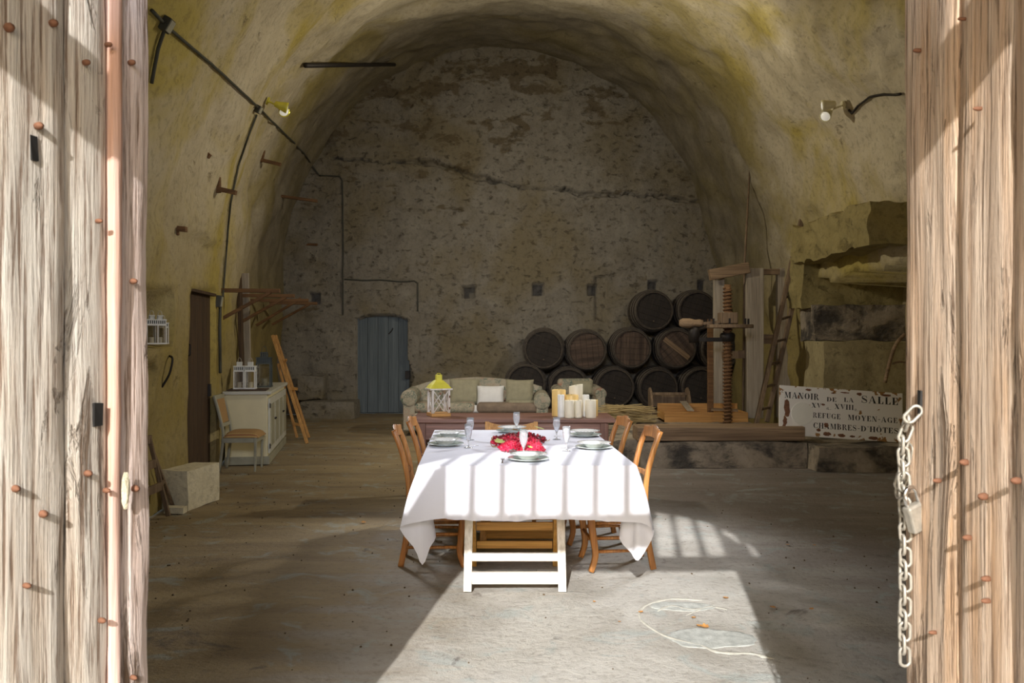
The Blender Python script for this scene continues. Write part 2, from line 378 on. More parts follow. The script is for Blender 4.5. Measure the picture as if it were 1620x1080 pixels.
# ============================================================ the cave
def lerp_table(tb, x):
    if x <= tb[0][0]: return tb[0][1]
    for (a, u), (b, v) in zip(tb, tb[1:]):
        if x <= b: return u+(v-u)*(x-a)/(b-a)
    return tb[-1][1]
XL = [(0.5,-2.9),(6,-3.05),(7.5,-3.15),(9.7,-3.42),(12.7,-4.05),(17.8,-4.85)]
XR = [(0.5,4.1),(9,4.45),(12,4.35),(14,4.3),(17.8,4.2)]
ZA = [(0.5,5.5),(8,6.0),(12.5,6.75),(15,7.2),(17.8,7.5)]
ZS = 2.0
def section(t, Y):
    xl, xr, za = lerp_table(XL, Y), lerp_table(XR, Y), lerp_table(ZA, Y)
    cx = (xl+xr)/2; a = (xr-xl)/2; b = za-ZS
    L = ZS; arc = pi*sqrt((a*a+b*b)/2); T = 2*L+arc; s = t*T
    if s < L: return Vector((xl, Y, s)), Vector((-1,0,0))
    if s > L+arc: return Vector((xr, Y, T-s)), Vector((1,0,0))
    th = pi*(1-(s-L)/arc); e = 2/2.15
    cs, sn = cos(th), sin(th)
    p = Vector((cx+a*math.copysign(abs(cs)**e, cs), Y, ZS+b*abs(sn)**e))
    return p, Vector((cs*b, 0, sn*a)).normalized()
def in_box(p, y0, y1, z0, z1, ry=.06):
    n = noise.noise(p*2.5)*.05
    return y0+n < p.y < y1+n and z0+n*.6 < p.z < z1+n*.6
def vault_pt(t, Y):
    p, n = section(t, Y)
    d = .14*fbm(p*.55, 3)+.032*fbm(p*2.1+Vector((5,5,5)), 3)
    k = noise.noise(p*1.3+Vector((9,2,4)))
    if k > .25: d += (k-.25)*.22
    if p.z < .3: d *= p.z/.3
    if p.x < 0 and p.z < 2.6: d *= min(1, max(.12, abs(p.y-9.2)/1.6))
    q = p+n*d
    if p.x < 0:
        if in_box(p, 6.6, 8.12, 1.485, 1.97): q = Vector((p.x-.5, p.y, q.z)); 
        if 8.74 < p.y < 10.0 and p.z < 2.06: q = Vector((p.x-.16, p.y, p.z))
        if in_box(p, 7.2, 7.66, 1.05, 1.30): q.x -= .14
    else:
        if in_box(p, 8.0, 12.3, -1, 2.35+.25*noise.noise(Vector((p.y*.9, 0, 3)))): q = Vector((5.55+.1*noise.noise(p), p.y, p.z))
        elif p.y < 10.5 and 2.4 < p.z < 6: q += n*.16*(abs(noise.noise(p*1.7))+.6*abs(noise.noise(p*4)))*min(1, (10.5-p.y)/1.5)
    return q
NT, NY = 300, 230
Y0, Y1 = .55, 17.75
def ypar(v): return Y0+(Y1-Y0)*(v**.85)
rows = [[vault_pt(i/NT, ypar(j/NY)) for j in range(NY+1)] for i in range(NT+1)]
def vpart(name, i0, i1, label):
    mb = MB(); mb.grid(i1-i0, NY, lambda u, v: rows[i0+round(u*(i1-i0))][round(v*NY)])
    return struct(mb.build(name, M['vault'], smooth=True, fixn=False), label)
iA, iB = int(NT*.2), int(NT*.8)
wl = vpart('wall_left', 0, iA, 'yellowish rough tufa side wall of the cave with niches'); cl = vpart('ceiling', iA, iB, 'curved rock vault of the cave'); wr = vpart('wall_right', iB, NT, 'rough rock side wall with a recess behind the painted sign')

def segd(px, pz, pts):
    px += .05*noise.noise(Vector((px*5, 0, pz*5))); pz += .06*noise.noise(Vector((px*4, 3, 1)))
    b = 9
    for (x0, z0), (x1, z1) in zip(pts, pts[1:]):
        dx, dz = x1-x0, z1-z0; t = max(0, min(1, ((px-x0)*dx+(pz-z0)*dz)/(dx*dx+dz*dz)))
        b = min(b, sqrt((px-x0-t*dx)**2+(pz-z0-t*dz)**2))
    return b
YB = 17.4
def W(px, py): return ((px-810)/F*YB, EYE+(HZ-py)/F*YB)
crack = [W(*p) for p in ((525,250),(570,252),(600,256),(650,254),(690,260),(720,268),(750,280),(790,286),(830,297),(880,298),(925,308),(1000,307),(1050,311),(1125,322))]
holes = [(613,468,9,9),(741,462,9,10),(851,457,9,9),(937,459,7,9),(1033,453,7,9),(497,471,8,9),(1108,452,6,8)]
def back_pt(u, v):
    x = -5.7+11.0*u; z = 0+8.6*v
    y = YB+.10*fbm(Vector((x*.5, 1, z*.5)), 3)+.035*fbm(Vector((x*2.5, 7, z*2.5)), 3)
    if z < .3: y = YB+(y-YB)*z/.3
    dx = segd(x, z, crack)
    wc = .018+.075*max(0, noise.noise(Vector((x*2.2, 0, z*3)))+.15)
    if dx < wc: y += (.16+.3*max(0, noise.noise(Vector((x*4, 5, 0)))+.3))*(1-.4*dx/wc)
    for hx, hy, w_, h_ in holes:
        cx, cz = W(hx, hy)
        if abs(x-cx) < w_*YB/F and abs(z-cz) < h_*YB/F: y = YB+.50
    cx, cz = W(949, 468)
    if abs(x-cx) < .11 and -.5 < z-cz < .4: y += .10
    x0 = W(562,0)[0]; x1 = W(645,0)[0]
    zt = 2.04-.22*max(0, abs((x-(x0+x1)/2)/((x1-x0)/2))-.35)**1.6
    if x0 < x < x1+max(0, .12*(1.0-abs(z-.75)/.35)) and z < zt: y = YB+.32
    elif W(540,0)[0] < x < W(664,0)[0] and z < 2.72: y = YB-.015+.012*fbm(Vector((x*5, 0, z*5)), 2)
    return Vector((x, y, z))
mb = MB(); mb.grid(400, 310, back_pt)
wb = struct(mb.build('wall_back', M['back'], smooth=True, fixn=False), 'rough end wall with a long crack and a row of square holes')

# floor with a slight unevenness
def floor_pt(u, v):
    x = -6.2+12.4*u; y = -7+25.2*v
    return Vector((x, y, .012*fbm(Vector((x*1.1, y*1.1, 0)), 3)-.006 if y > 1.2 else 0))
mb = MB(); mb.grid(124, 250, floor_pt); fl_o = struct(mb.build('floor', M['floor'], smooth=True, fixn=False), 'worn beige concrete and earth floor of the cave')
mb = MB(); mb.grid(4, 4, lambda u, v: Vector((-30+60*u, -40+40.3*v, -.02))); struct(mb.build('ground', M['gravel'], fixn=False), 'yard outside the gate')

# facade: opening x -1.35..1.0, transom, arched fanlight
OX0, OX1, TR0, TR1 = -1.35, 1.0, 2.61, 2.74
arch_c, arch_a, arch_h = (OX0+OX1)/2, (OX1-OX0)/2, 3.69-TR1
mb = MB()
mb.box(((-14+OX0)/2, .7975, 5), (abs(-14-OX0), .195, 10.2)); mb.box(((14+OX1)/2, .7975, 5), (14-OX1, .195, 10.2))
n = 28
for i in range(n):
    xa = OX0+(OX1-OX0)*i/n; xb = OX0+(OX1-OX0)*(i+1)/n
    za = TR1+arch_h*sqrt(max(0, 1-((xa-arch_c)/arch_a)**2)); zb = TR1+arch_h*sqrt(max(0, 1-((xb-arch_c)/arch_a)**2))
    mb.prism([(xa, za), (xb, zb), (xb, 10.1), (xa, 10.1)], .70, .895)
struct(mb.build('wall_front', M['stone'], bevel=0), 'stone facade around the arched gateway')
mb = MB().box((arch_c, .8, (TR0+TR1)/2), (OX1-OX0+.04, .16, TR1-TR0)); struct(mb.build('trim_1', M['old'], bevel=.01), 'timber transom over the gate')
fan = thing('window_1', 'barred arched fanlight over the gate', 'window', (0, .8, 0)); del fan['category']; struct(fan)
for k, x in enumerate((-1.076,-.895,-.715,-.525,-.335,-.15,.04,.22,.40,.58,.76,.90)):
    zt = TR1+arch_h*sqrt(max(0, 1-((x-arch_c)/arch_a)**2))
    wd = .052
    MB().box((x, 0, (TR1+zt)/2), (wd, .03, zt-TR1)).build('window_bar', M['iron'], fan)
for k, (x, h) in enumerate(((-.895, .10),(-.335,.0),(.22,.10))):
    pass
MB().tube([(arch_c+(arch_a-.0)*cos(a_), 0, TR1+(arch_h-.0)*sin(a_)) for a_ in [pi*i/24 for i in range(25)]], .025, 6).build('window_frame', M['iron'], fan)

# ray casting on the finished shell, to seat things on the real surface
def bvh_of(objs):
    vs = []; fs = []
    for o in objs:
        n = len(vs); vs += [v.co.copy() for v in o.data.vertices]; fs += [[i+n for i in p.vertices] for p in o.data.polygons]
    return BVHTree.FromPolygons(vs, fs)
BV = bvh_of([wl, cl, wr, wb])
def hit(px, py, off=0):
    d = P(px, py, 1)-Vector((0,0,EYE)); d.normalize()
    q, nn, i, dist = BV.ray_cast(Vector((0,0,EYE)), d)
    if q is None: return P(px, py, 12), Vector((0,-1,0))
    if nn.dot(d) > 0: nn = -nn
    return q+nn*off, nn

# ------------------------------------------------------------ gate leaves
def leaf(name, hinge_dir, free, mats, bounds, label, ztop, side):
    """free = free edge point; hinge_dir = unit vector from the free edge to the hinge; side = sign of face normal"""
    o = bpy.data.objects.new(name, None); C.objects.link(o); struct(o, label)
    o.location = (free[0], free[1], 0)
    o.rotation_euler = (0, 0, math.atan2(hinge_dir[1], hinge_dir[0]))
    for k, (u0, u1, mt, proud) in enumerate(bounds):
        mb = MB(); w_ = u1-u0-.004; nu = max(3, int(w_/.022)); nzv = 70; seed = k*7.3+(0 if side > 0 else 50)
        def fr(u, v, front=True):
            x = u0+.002+w_*u; z = .04+(ztop-.04)*v
            e = .004*noise.noise(Vector((seed, z*3, 1)))+.004*noise.noise(Vector((seed, z*11, 5)))
            if u < .01: x += abs(e)
            if u > .99: x -= abs(e)
            d = .006*fbm(Vector((x*9, z*1.3, seed)), 3)+.004*fbm(Vector((x*45, z*2.5, seed)), 2)
            rnd = .007 if (u < .01 or u > .99) else 0
            return Vector((x, side*(.0+proud+d-rnd), z))
        mb.grid(nu, nzv, fr)
        # back and edges
        bx0, bx1 = u0+.006, u1-.006; yb = side*(-.055)
        for a_, b_ in ((0, 1),):
            for u in (0, 1):
                q = MB(); q.grid(1, nzv, lambda uu, v, u=u: fr(u, v) if uu < .5 else Vector((bx0 if u == 0 else bx1, yb, .04+(ztop-.04)*v)))
                mb.add(q.v, q.f)
        mb.add([(bx0, yb, .04), (bx1, yb, .04), (bx1, yb, ztop), (bx0, yb, ztop)], [(0,1,2,3)])
        mb.build('plank', M[mt], o, smooth=True)
    return o
dl = Vector((-.141, -.325)).normalized(); dr = Vector((.014, -.40)).normalized()
L = leaf('door_1', dl, (-.88, 2.07), None, [(0,.087,'gateE',.004),(.087,.119,'gatestrip',.016),(.119,.232,'gateL',0),(.232,.40,'gateL',.006),(.40,.60,'gateL',0),(.60,.82,'gateL',.003),(.82,1.04,'gateL',0),(1.04,1.30,'gateL',.003)],
         'weathered grey oak gate leaf standing open at the left edge of the view', 2.39, 1)
Rl = leaf('door_2', dr, (.95, 2.07), None, [(0,.232,'gateR',.002),(.232,.425,'gateR',.0),(.425,.62,'gateR',.003),(.62,.82,'gateR',0),(.82,1.0,'gateR',.003),(1.0,1.17,'gateR',0)],
          'warm brown oak gate leaf with chain standing open at the right edge of the view', 2.44, -1)
def leaf_uv(px, py, side):
    fr, d = ((Vector((-.88, 2.07)), dl) if side < 0 else (Vector((.95, 2.07)), dr))
    k = (px-810)/F; # X = k*Y ; fr + d*u
    u = (k*fr.y-fr.x)/(d.x-k*d.y); Y = fr.y+d.y*u
    return u, EYE+(HZ-py)/F*Y
def nails(par, side, pts, ysg):
    for px, py, r in pts:
        r *= .72
        u, z = leaf_uv(px, py, side)
        MB().lathe([(0, .014), (r*.7, .011), (r, .004), (r*.9, -.004), (0, -.004)], 8).build('nail', M['rust'], par, smooth=True).matrix_local = \
            Matrix.Translation((u, ysg*.010, z)) @ Matrix.Rotation(-ysg*pi/2, 4, 'X')
nails(L, -1, [(18,772,.011),(62,812,.012),(133,748,.011),(162,775,.009),(202,100,.010),(205,445,.010),(208,772,.012),(8,45,.014),(55,200,.012),(150,350,.008),(130,100,.010),(78,38,.012),(155,980,.010),(36,925,.009),(205,1070,.009),(165,72,.009)], 1)
nails(Rl, 1, [(1535,731,.010),(1492,760,.008),(1565,785,.011),(1540,850,.009),(1570,915,.009),(1557,172,.007),(1532,30,.006),(1460,80,.008),(1618,760,.010),(1485,1000,.007),(1570,950,.008)], -1)
# slots in the planks: dark inside painted as thin black blocks
def slot(par, side, px, py, w_, h_, ysg):
    u, z = leaf_uv(px, py, side)
    MB().box((u, ysg*.001, z), (w_, .016, h_)).jitter(.004, 40).build('slot', M['black'], par)
slot(L, -1, 152, 656, .022, .052, 1); slot(Rl, 1, 1459, 637, .012, .055, -1)
slot(L, -1, 50, 235, .018, .05, 1)
# paint blob on the strip
u, z = leaf_uv(190, 775, -1)
mb = MB(); mb.lathe([(0,.006),(.6,.004),(1,0)], 10)
for v_ in mb.v: v_.x *= .013; v_.y *= .045; 
mb.v = [Vector((v_.x, v_.z, v_.y)) for v_ in mb.v]; mb.jitter(.004, 50)
mb.build('plaster_blob', M['palestone'], L, smooth=True, loc=(u, .018, z))

# chain and padlock on the right leaf
def link(r=.0120, l=.0105, t=.0042):
    pts = []
    for i in range(16):
        a_ = 2*pi*i/16; pts.append((r*cos(a_), 0, r*sin(a_)+(l if sin(a_) > 0 else -l)))
    return MB().tube(pts, t, 6, close=True)
ch = thing('gate_chain', 'pale galvanised chain hanging from a slot near the edge of the open right gate leaf', 'chain', (.95, 2.07, 0), math.atan2(dr.y, dr.x))
path = [leaf_uv(*p, 1) for p in ((1459,655),(1450,672),(1446,690),(1444,720),(1445,760),(1446,800),(1447,850),(1447,900),(1447,950),(1446,1000),(1446,1038))]
tot = []
for (a0, z0), (a1, z1) in zip(path, path[1:]): tot.append(sqrt((a1-a0)**2+(z1-z0)**2))
TL = sum(tot); nl = int(TL/.0275); lk = None
for i in range(nl):
    s_ = TL*i/(nl-1); k = 0
    while k < len(tot)-1 and s_ > tot[k]: s_ -= tot[k]; k += 1
    f_ = min(1, s_/tot[k]); u = path[k][0]*(1-f_)+path[k+1][0]*f_; z = path[k][1]*(1-f_)+path[k+1][1]*f_
    if lk is None: lk = link().build('link', M['steel'], ch, smooth=True); o = lk
    else: o = lk.copy(); C.objects.link(o)
    ang = math.atan2(path[k+1][0]-path[k][0], -(path[k+1][1]-path[k][1]))
    o.rotation_euler = (0, -ang, (0 if i % 2 else pi/2*.85)+.2*random.uniform(-1, 1)); o.location = (u, -.022-(.006 if i % 2 else 0), z)
# second strand over the edge
for i in range(7):
    o = lk.copy(); C.objects.link(o); o.data = lk.data
    u, z = leaf_uv(1446-i*1.2, 690+i*14, 1); o.location = (u-.012, .01-.005*i, z); o.rotation_euler = (0, .3, (i % 2)*1.4)
    o['label'] = 'rusty link'
u, z = leaf_uv(1446, 800, 1)
pk = thing('padlock', 'silver padlock closing the chain on the open right gate leaf', 'padlock', Vector((.95, 2.07, 0))+Vector((dr.x*u, dr.y*u, z))+Vector((-.008, -.03, -.02)), .35); pk.scale = (1.25, 1.25, 1.25)
MB().box((0,0,0), (.042,.02,.052), Matrix.Rotation(R(-18), 3, 'Y')).build('body', M['steel'], pk, bevel=.004)
MB().tube([Matrix.Rotation(R(-18), 3, 'Y') @ Vector(q) for q in [(-.014,0,.02),(-.014,0,.045)]+[(.014*-cos(a_), 0, .045+.014*sin(a_)) for a_ in [pi*i/8 for i in range(9)]]+[(.014,0,.02)]], .0042, 8).build('shackle', M['silver'], pk, smooth=True)

# ------------------------------------------------------------ dark door in the left wall, blue door in the back wall
d3 = bpy.data.objects.new('door_3', None); C.objects.link(d3); struct(d3, 'dark plank door in the left wall')
pa = Vector((-3.395, 8.76, 0)); pb = Vector((-3.55, 9.98, 0)); dd = (pb-pa)
d3.location = pa; d3.rotation_euler = (0, 0, math.atan2(dd.y, dd.x))
for k in range(6):
    MB().box(((k+.5)*dd.length/6, 0, 1.03), (dd.length/6-.007, .04, 2.02)).build('plank', M['darkdoor'], d3, bevel=.004)
MB().box((dd.length/2, -.03, 2.055), (dd.length, .12, .03)).build('lintel', M['darkdoor'], d3)
MB().tube([(.12,-.03,1.5),(.12,-.06,1.48),(.12,-.06,1.38),(.12,-.03,1.36)], .008, 6).build('door_handle', M['iron'], d3)
MB().box((1.12,-.035,.95),(.06,.03,.14)).build('lock', M['iron'], d3)
d4 = bpy.data.objects.new('door_4', None); C.objects.link(d4); struct(d4, 'blue-grey painted plank door in the end wall'); d4.location = (W(562,0)[0], YB+.24, 0)
dw = W(645,0)[0]-W(562,0)[0]
for k in range(5):
    x0 = k*dw/5; x1 = (k+1)*dw/5
    zt = lambda x: 2.0-.20*max(0, abs(x/dw*2-1)-.35)**1.6
    MB().prism([(x0+.003, .02), (x1-.003, .02), (x1-.003, zt(x1)), (x0+.003, zt(x0))], -.02, .02).build('plank', M['blue'], d4, bevel=.003)
for x in (.015, dw-.015): MB().box((x, -.035, 1.0), (.05, .03, 1.94)).build('door_frame', M['blue'], d4, bevel=.004)
MB().tube([(dw-.42,-.03,1.64),(dw-.36,-.035,1.70),(dw-.33,-.03,1.76)], .012, 6).build('latch', M['iron'], d4)
MB().box((dw-.02,-.07,.80), (.10,.08,.16)).build('lock', M['iron'], d4, bevel=.005)

# ------------------------------------------------------------ stone ledges of the right side (wine press base)
def rockbox(name, c, d, mat, label=None, j=.03, seg=10, cat=None):
    mb = MB(); bm = bmesh.new(); bmesh.ops.create_cube(bm, size=1)
    bmesh.ops.subdivide_edges(bm, edges=bm.edges, cuts=seg, use_grid_fill=True)
    for v in bm.verts:
        v.co = Vector((v.co.x*d[0], v.co.y*d[1], v.co.z*d[2]))
        q = v.co+Vector(c)
        v.co += Vector((fbm(q*3,2), fbm(q*3+Vector((7,7,7)),2), fbm(q*3+Vector((3,9,1)),2)))*j
    me = bpy.data.meshes.new(name); bm.to_mesh(me); bm.free(); me.materials.append(mat)
    me.polygons.foreach_set('use_smooth', [True]*len(me.polygons))
    o = bpy.data.objects.new(name, me); C.objects.link(o); o.location = c
    m = o.modifiers.new('e', 'EDGE_SPLIT'); m.split_angle = R(50)
    if cat: tag(o, label, cat)
    else: struct(o, label)
    return o
rockbox('trim_2', (2.55, 11.98, .145), (1.98, 3.5, .31), M['stain'], 'low damp-stained stone platform under the wine press', .025, 14)
rockbox('trim_3', (4.55, 11.05, .14), (2.0, 2.3, .30), M['stain'], 'stone bench at the foot of the right wall under the painted sign', .03, 12)
rockbox('trim_4', (4.95, 12.0, .88), (1.40, .75, 1.26), M['stone'], 'large squared rock block in the recess of the right wall', .03, 12)
rockbox('trim_5', (4.95, 12.25, 1.77), (1.42, .6, .50), M['stain'], 'dark upper rock course above the squared block', .03, 12)
rockbox('trim_6', (4.85, 12.35, 2.35), (1.5, .6, .75), M['olive'], 'rough rock wall at the back of the right recess', .05, 10)
rockbox('trim_7', (4.85, 10.9, 2.86), (1.7, 2.6, .5), M['olive'], 'rock overhang above the right recess', .07, 26)
rockbox('stone_trough', (P(520,0,16.6).x, 16.75, .16), (1.05, .55, .34), M['back'], 'low stone trough against the end wall left of the blue door', .02, 8, 'trough')
rockbox('stone_block', (P(492,0,16.6).x-.05, 16.95, .58), (.5, .45, .46), M['back'], 'rough stone block standing on the low trough in the far left corner', .03, 8, 'stone')
o = rockbox('stone_block', (-3.0, 7.98, .175), (.27, .52, .36), M['palestone'], 'pale squared limestone block on the floor before the dark plank door', .012, 8, 'stone'); o.rotation_euler = (0, 0, R(-12))
o = rockbox('stone_slab', (-2.99, 7.58, .03), (.17, .09, .055), M['palestone'], 'small flat stone at the foot of the pale limestone block', .005, 4, 'stone')
# lintel beam over the niche of the left wall is rock; cement ring on the floor

# ============================================================ dining table
TA = math.atan2(-.084, 2.02)           # table axis leans a little left going away
def tbl(x, y, z=0):                    # table local (x right, y away from near edge centre) -> world
    c_, s_ = cos(-TA), sin(-TA)
    return Vector((.094+x*cos(.0415)-y*sin(.0415), 5.19+x*sin(.0415)*.2+y, z))
TZ = .775; HW = .664; LN = 2.02
t_ = thing('trestle_table', 'long boarded dining table hidden under the white cloth on two trestles', 'table', (0,0,0))
for k in range(5):
    xa = -HW+.01+k*(2*HW-.02)/5; xb = xa+(2*HW-.02)/5-.004
    MB().prism([tuple(tbl(xa,.012))[:2], tuple(tbl(xb,.012))[:2], tuple(tbl(xb,LN-.012))[:2], tuple(tbl(xa,LN-.012))[:2]], TZ-.034, TZ-.006, 'Z').build('board', M['pine'], t_)

def trestle(painted):
    f, fx = ('white', 'whitex') if painted else ('pine', 'pinex')
    r = thing('trestle', '', 'trestle')
    for s_ in (-1, 1):
        MB().bar((s_*.29, 0, 0), (s_*.285, .20, .72), .05, .035, (0,1,0)).build('leg', M[f], r, bevel=.003)
        MB().bar((s_*.285, .62, 0), (s_*.28, .25, .72), .05, .035, (0,1,0)).build('leg', M['pine'], r, bevel=.003)
    for z, h in ((.08, .075), (.20, .05), (.64, .07)):
        y = z/.72*.20
        MB().box((0, y+.0, z), (.53, .025, h)).build('crossbar', M[fx], r, bevel=.003)
    for z, h in ((.16, .05), (.30, .055), (.44, .055), (.64, .08)):
        y = .62-(z/.72)*.37
        MB().box((0, y, z), (.51, .025, h)).build('crossbar', M['pinex'], r, bevel=.003)
    MB().box((0, .225, .715), (.66, .10, .045)).build('top_rail', M['pinex'], r, bevel=.003)
    return r
a = trestle(True); a.location = tbl(-.075, .03); a['label'] = 'nearer trestle under the cloth with a white-painted front frame in the sun'; a['group'] = 'trestles under the dining table'
a = trestle(False); a.location = tbl(.03, 1.22); a['label'] = 'farther bare pine trestle under the cloth, behind the white-painted one'; a['group'] = 'trestles under the dining table'

# tablecloth: table edge -> hem, going round
ring = []    # (top point local xy, hem point world)
def T(x, y, z): return tbl(x, y, z)
def side_pts(n, fn): return [fn(i/(n-1)) for i in range(n)]
C0, C1, C2, C3 = (-HW, 0), (HW, 0), (HW, LN), (-HW, LN)
def off(x, y, o=0.0): return (x, y)
ring += [((x*.995, 0), Vector((tbl(x, 0).x*1.0, 5.15+.012*sin(x*21)+.008*sin(x*47+1), .452+.006*sin(x*9)))) for x in [(-.52+1.04*i/26) for i in range(27)]]
ring += [((.60, 0), Vector((.775, 5.125, .440))), ((.65, 0), Vector((.845, 5.11, .405))), (C1, Vector((.862, 5.15, .385))), (C1, Vector((.835, 5.19, .30))), (C1, Vector((.765, 5.17, .205))), (C1, Vector((.735, 5.22, .235))), ((HW, .03), Vector((.655, 5.26, .315))), ((HW, .10), Vector((.70, 5.38, .40))), ((HW, .2), Vector((.80, 5.48, .45)))]
ring += [((HW, y), tbl(HW+.085+.02*sin(y*13), y, .44+.012*sin(y*7))) for y in [.34+i*.06 for i in range(23)]]
ring += [((HW, LN-.2), tbl(HW+.06, LN-.15, .42)), ((HW, LN-.05), tbl(HW+.12, LN+.0, .38)), (C2, tbl(HW+.10, LN+.10, .22)), ((HW-.05, LN), tbl(HW-.02, LN+.08, .40))]
ring += [((-x, LN), tbl(-x, LN+.05+.01*sin(x*17), .45)) for x in [(-.52+1.04*i/14) for i in range(15)]]
ring += [((-HW+.05, LN), tbl(-HW+.02, LN+.08, .40)), (C3, tbl(-HW-.10, LN+.10, .22)), ((-HW, LN-.05), tbl(-HW-.12, LN, .38)), ((-HW, LN-.2), tbl(-HW-.06, LN-.15, .42))]
ring += [((-HW, y), tbl(-HW-.075+.02*sin(y*13), y, .44+.012*sin(y*7))) for y in [.34+i*.06 for i in range(23)][::-1]]
ring += [((-HW, .2), Vector((-.62, 5.50, .45))), ((-HW, .10), Vector((-.52, 5.42, .39))), ((-HW, .03), Vector((-.475, 5.33, .31))), (C0, Vector((-.505, 5.26, .26))), (C0, Vector((-.545, 5.22, .165))), (C0, Vector((-.60, 5.20, .28))), (C0, Vector((-.655, 5.15, .375))), ((-.655, 0), Vector((-.672, 5.12, .415))), ((-.60, 0), Vector((-.60, 5.125, .440)))]
N_ = len(ring); dens = 3
tops = []; hems = []
for i in range(N_):
    for k in range(dens):
        t = k/dens
        def cr(a, b, c, d): return .5*((2*b)+(c-a)*t+(2*a-5*b+4*c-d)*t*t+(-a+3*b-3*c+d)*t**3)
        tt = [Vector(ring[(i+j) % N_][0]) for j in (-1,0,1,2)]; hh = [ring[(i+j) % N_][1] for j in (-1,0,1,2)]
        q = tt[1].lerp(tt[2], t); tops.append(q); hems.append(cr(*hh))
mb = MB(); RW = 16; n = len(tops); vs = []
for i in range(n):
    tp = tbl(tops[i].x, tops[i].y, TZ)
    outw = (hems[i]-tp); outw.z = 0
    nx = Vector((0, 0, 0))
    for j in range(RW+1):
        v = j/RW
        if j == 0: p = tp.copy()
        else:
            p = tp.lerp(hems[i], v**1.0); p.z = tp.z+(hems[i].z-tp.z)*v
            # fabric rolls over the edge first, then falls
            h = outw*(sin(min(1, v*1.6)*pi/2)*.25+.75*v)
            p.x = tp.x+h.x; p.y = tp.y+h.y
            fold = .006*sin(i*.42)*v+.004*sin(i*.93+1)*v
            dd_ = outw.normalized() if outw.length > .01 else Vector((0,-1,0)); p += dd_*fold
        vs.append(p)
fs = [(i*(RW+1)+j, ((i+1)%n)*(RW+1)+j, ((i+1)%n)*(RW+1)+j+1, i*(RW+1)+j+1) for i in range(n) for j in range(RW)]
mb.add(vs, fs)
q = MB(); q.grid(40, 60, lambda u, v: tbl(-HW+2*HW*u, LN*v, TZ+.0012*sin(v*38+2*noise.noise(Vector((u*5, v*3, 0))))*(1 if .02 < u < .98 and .02 < v < .98 else 0)))
mb.add(q.v, q.f)
mb.v = [p+Vector((0,0,.0008)) for p in mb.v]
cl = mb.build('tablecloth', M['cloth'], smooth=True)
sm = cl.modifiers.new('s', 'SOLIDIFY'); sm.thickness = .0015; sm.offset = 0
ml = cl.modifiers.new('e', 'EDGE_SPLIT'); ml.split_angle = R(55)
tag(cl, 'white linen cloth with hanging corners draped over the long dining table', 'tablecloth')

# ------------------------------------------------------------ chairs
def make_chair(shape='round'):
    r = thing('dining_chair', '', 'chair', group='wooden dining chairs around the table')
    wd = M['chairwood']
    for s_ in (-1, 1):
        pts = smoothpath([(.175, s_*.185, .45), (.195, s_*.19, .36), (.175, s_*.185, .20), (.165, s_*.185, .10), (.195, s_*.19, 0)], 4)
        MB().sweep(pts, [(.034+.012*(p.z/.45), .036+.016*(p.z/.45)) for p in pts]).build('leg', wd, r, smooth=True)
        pts = smoothpath([(-.235, s_*.165, 0), (-.195, s_*.165, .22), (-.18, s_*.165, .45), (-.19, s_*.168, .62), (-.235, s_*.175, .80), (-.285, s_*.165, .925)], 5)
        MB().sweep(pts, [(.034, .040-.008*(p.z)) for p in pts]).build('leg', wd, r, smooth=True)
        for z, x0, x1 in ((.13, -.20, .165), (.22, -.19, .175), (.32, -.185, .185)):
            MB().tube([(x0, s_*.17, z), (x1, s_*.185, z)], .011, 8).build('stretcher', wd, r, smooth=True)
    for z in (.20, .31): MB().tube([(.18, -.185, z), (.18, .185, z)], .011, 8).build('stretcher', wd, r, smooth=True)
    MB().tube([(-.195, -.165, .22), (-.195, .165, .22)], .011, 8).build('stretcher', wd, r, smooth=True)
    for s_ in (-1, 1):
        MB().bar((-.18, s_*.17, .435), (.175, s_*.19, .435), .03, .04).build('seat_rail', wd, r, bevel=.005)
    MB().bar((.185, -.19, .435), (.185, .19, .435), .03, .04).build('seat_rail', wd, r, bevel=.005)
    def st(u, v):
        x = -.19+.38*u; y = (v-.5)*2*(.165+.03*u); e = max(abs(u-.5), abs(v-.5))*2
        return Vector((x, y, .452+.012*(1-e**4)-.006*(1-e)))
    mb = MB().grid(16, 16, st); q = MB().grid(1, 1, lambda u, v: Vector((-.19+.38*u, (v-.5)*2*(.165+.03*u), .43))); mb.add(q.v, q.f)
    mb.build('seat', M['rush'], r, smooth=True)
    # crest rail with a dipped top, lower curved rail
    def rail(z0, z1, x, bow, dip, nm):
        m_ = MB(); n = 14; vs = []
        for i in range(n+1):
            u = i/n*2-1; y = .17*u; xx = x-bow*(1-u*u)
            top = z1+dip*(abs(u)**2)*-1+dip*.6*cos(u*pi*2)*.5; bot = z0+.012*(1-u*u)
            for dx in (-.011, .011): vs += [Vector((xx+dx, y, bot)), Vector((xx+dx-.3*(top-bot)*.4, y, top))]
        fs = []
        for i in range(n):
            a_ = i*4; b_ = a_+4
            fs += [(a_, b_, b_+1, a_+1), (a_+2, a_+3, b_+3, b_+2), (a_+1, b_+1, b_+3, a_+3), (a_, a_+2, b_+2, b_)]
        fs += [(0,1,3,2), (n*4, n*4+2, n*4+3, n*4+1)]
        m_.add(vs, fs); m_.build(nm, wd, r, smooth=False, bevel=.004)
    rail(.855, .945, -.26, .02, .018, 'crest_rail')
    rail(.60, .645, -.19, .02, .005, 'back_rail')
    if shape == 'round':
        pass
    return r
chairs = [
 ((-.53, 5.98), 0.05, 'dining chair at the near left side of the table, behind the hanging cloth corner'),
 ((-.50, 6.60), 0.0, 'dining chair at the far left of the table, left of the sideboard table'),
 ((.70, 5.88), pi+.10, 'dining chair at the near right side of the table, sunlit curved back'),
 ((.60, 6.62), pi+.12, 'dining chair at the far right of the table, right of the sideboard table'),
]
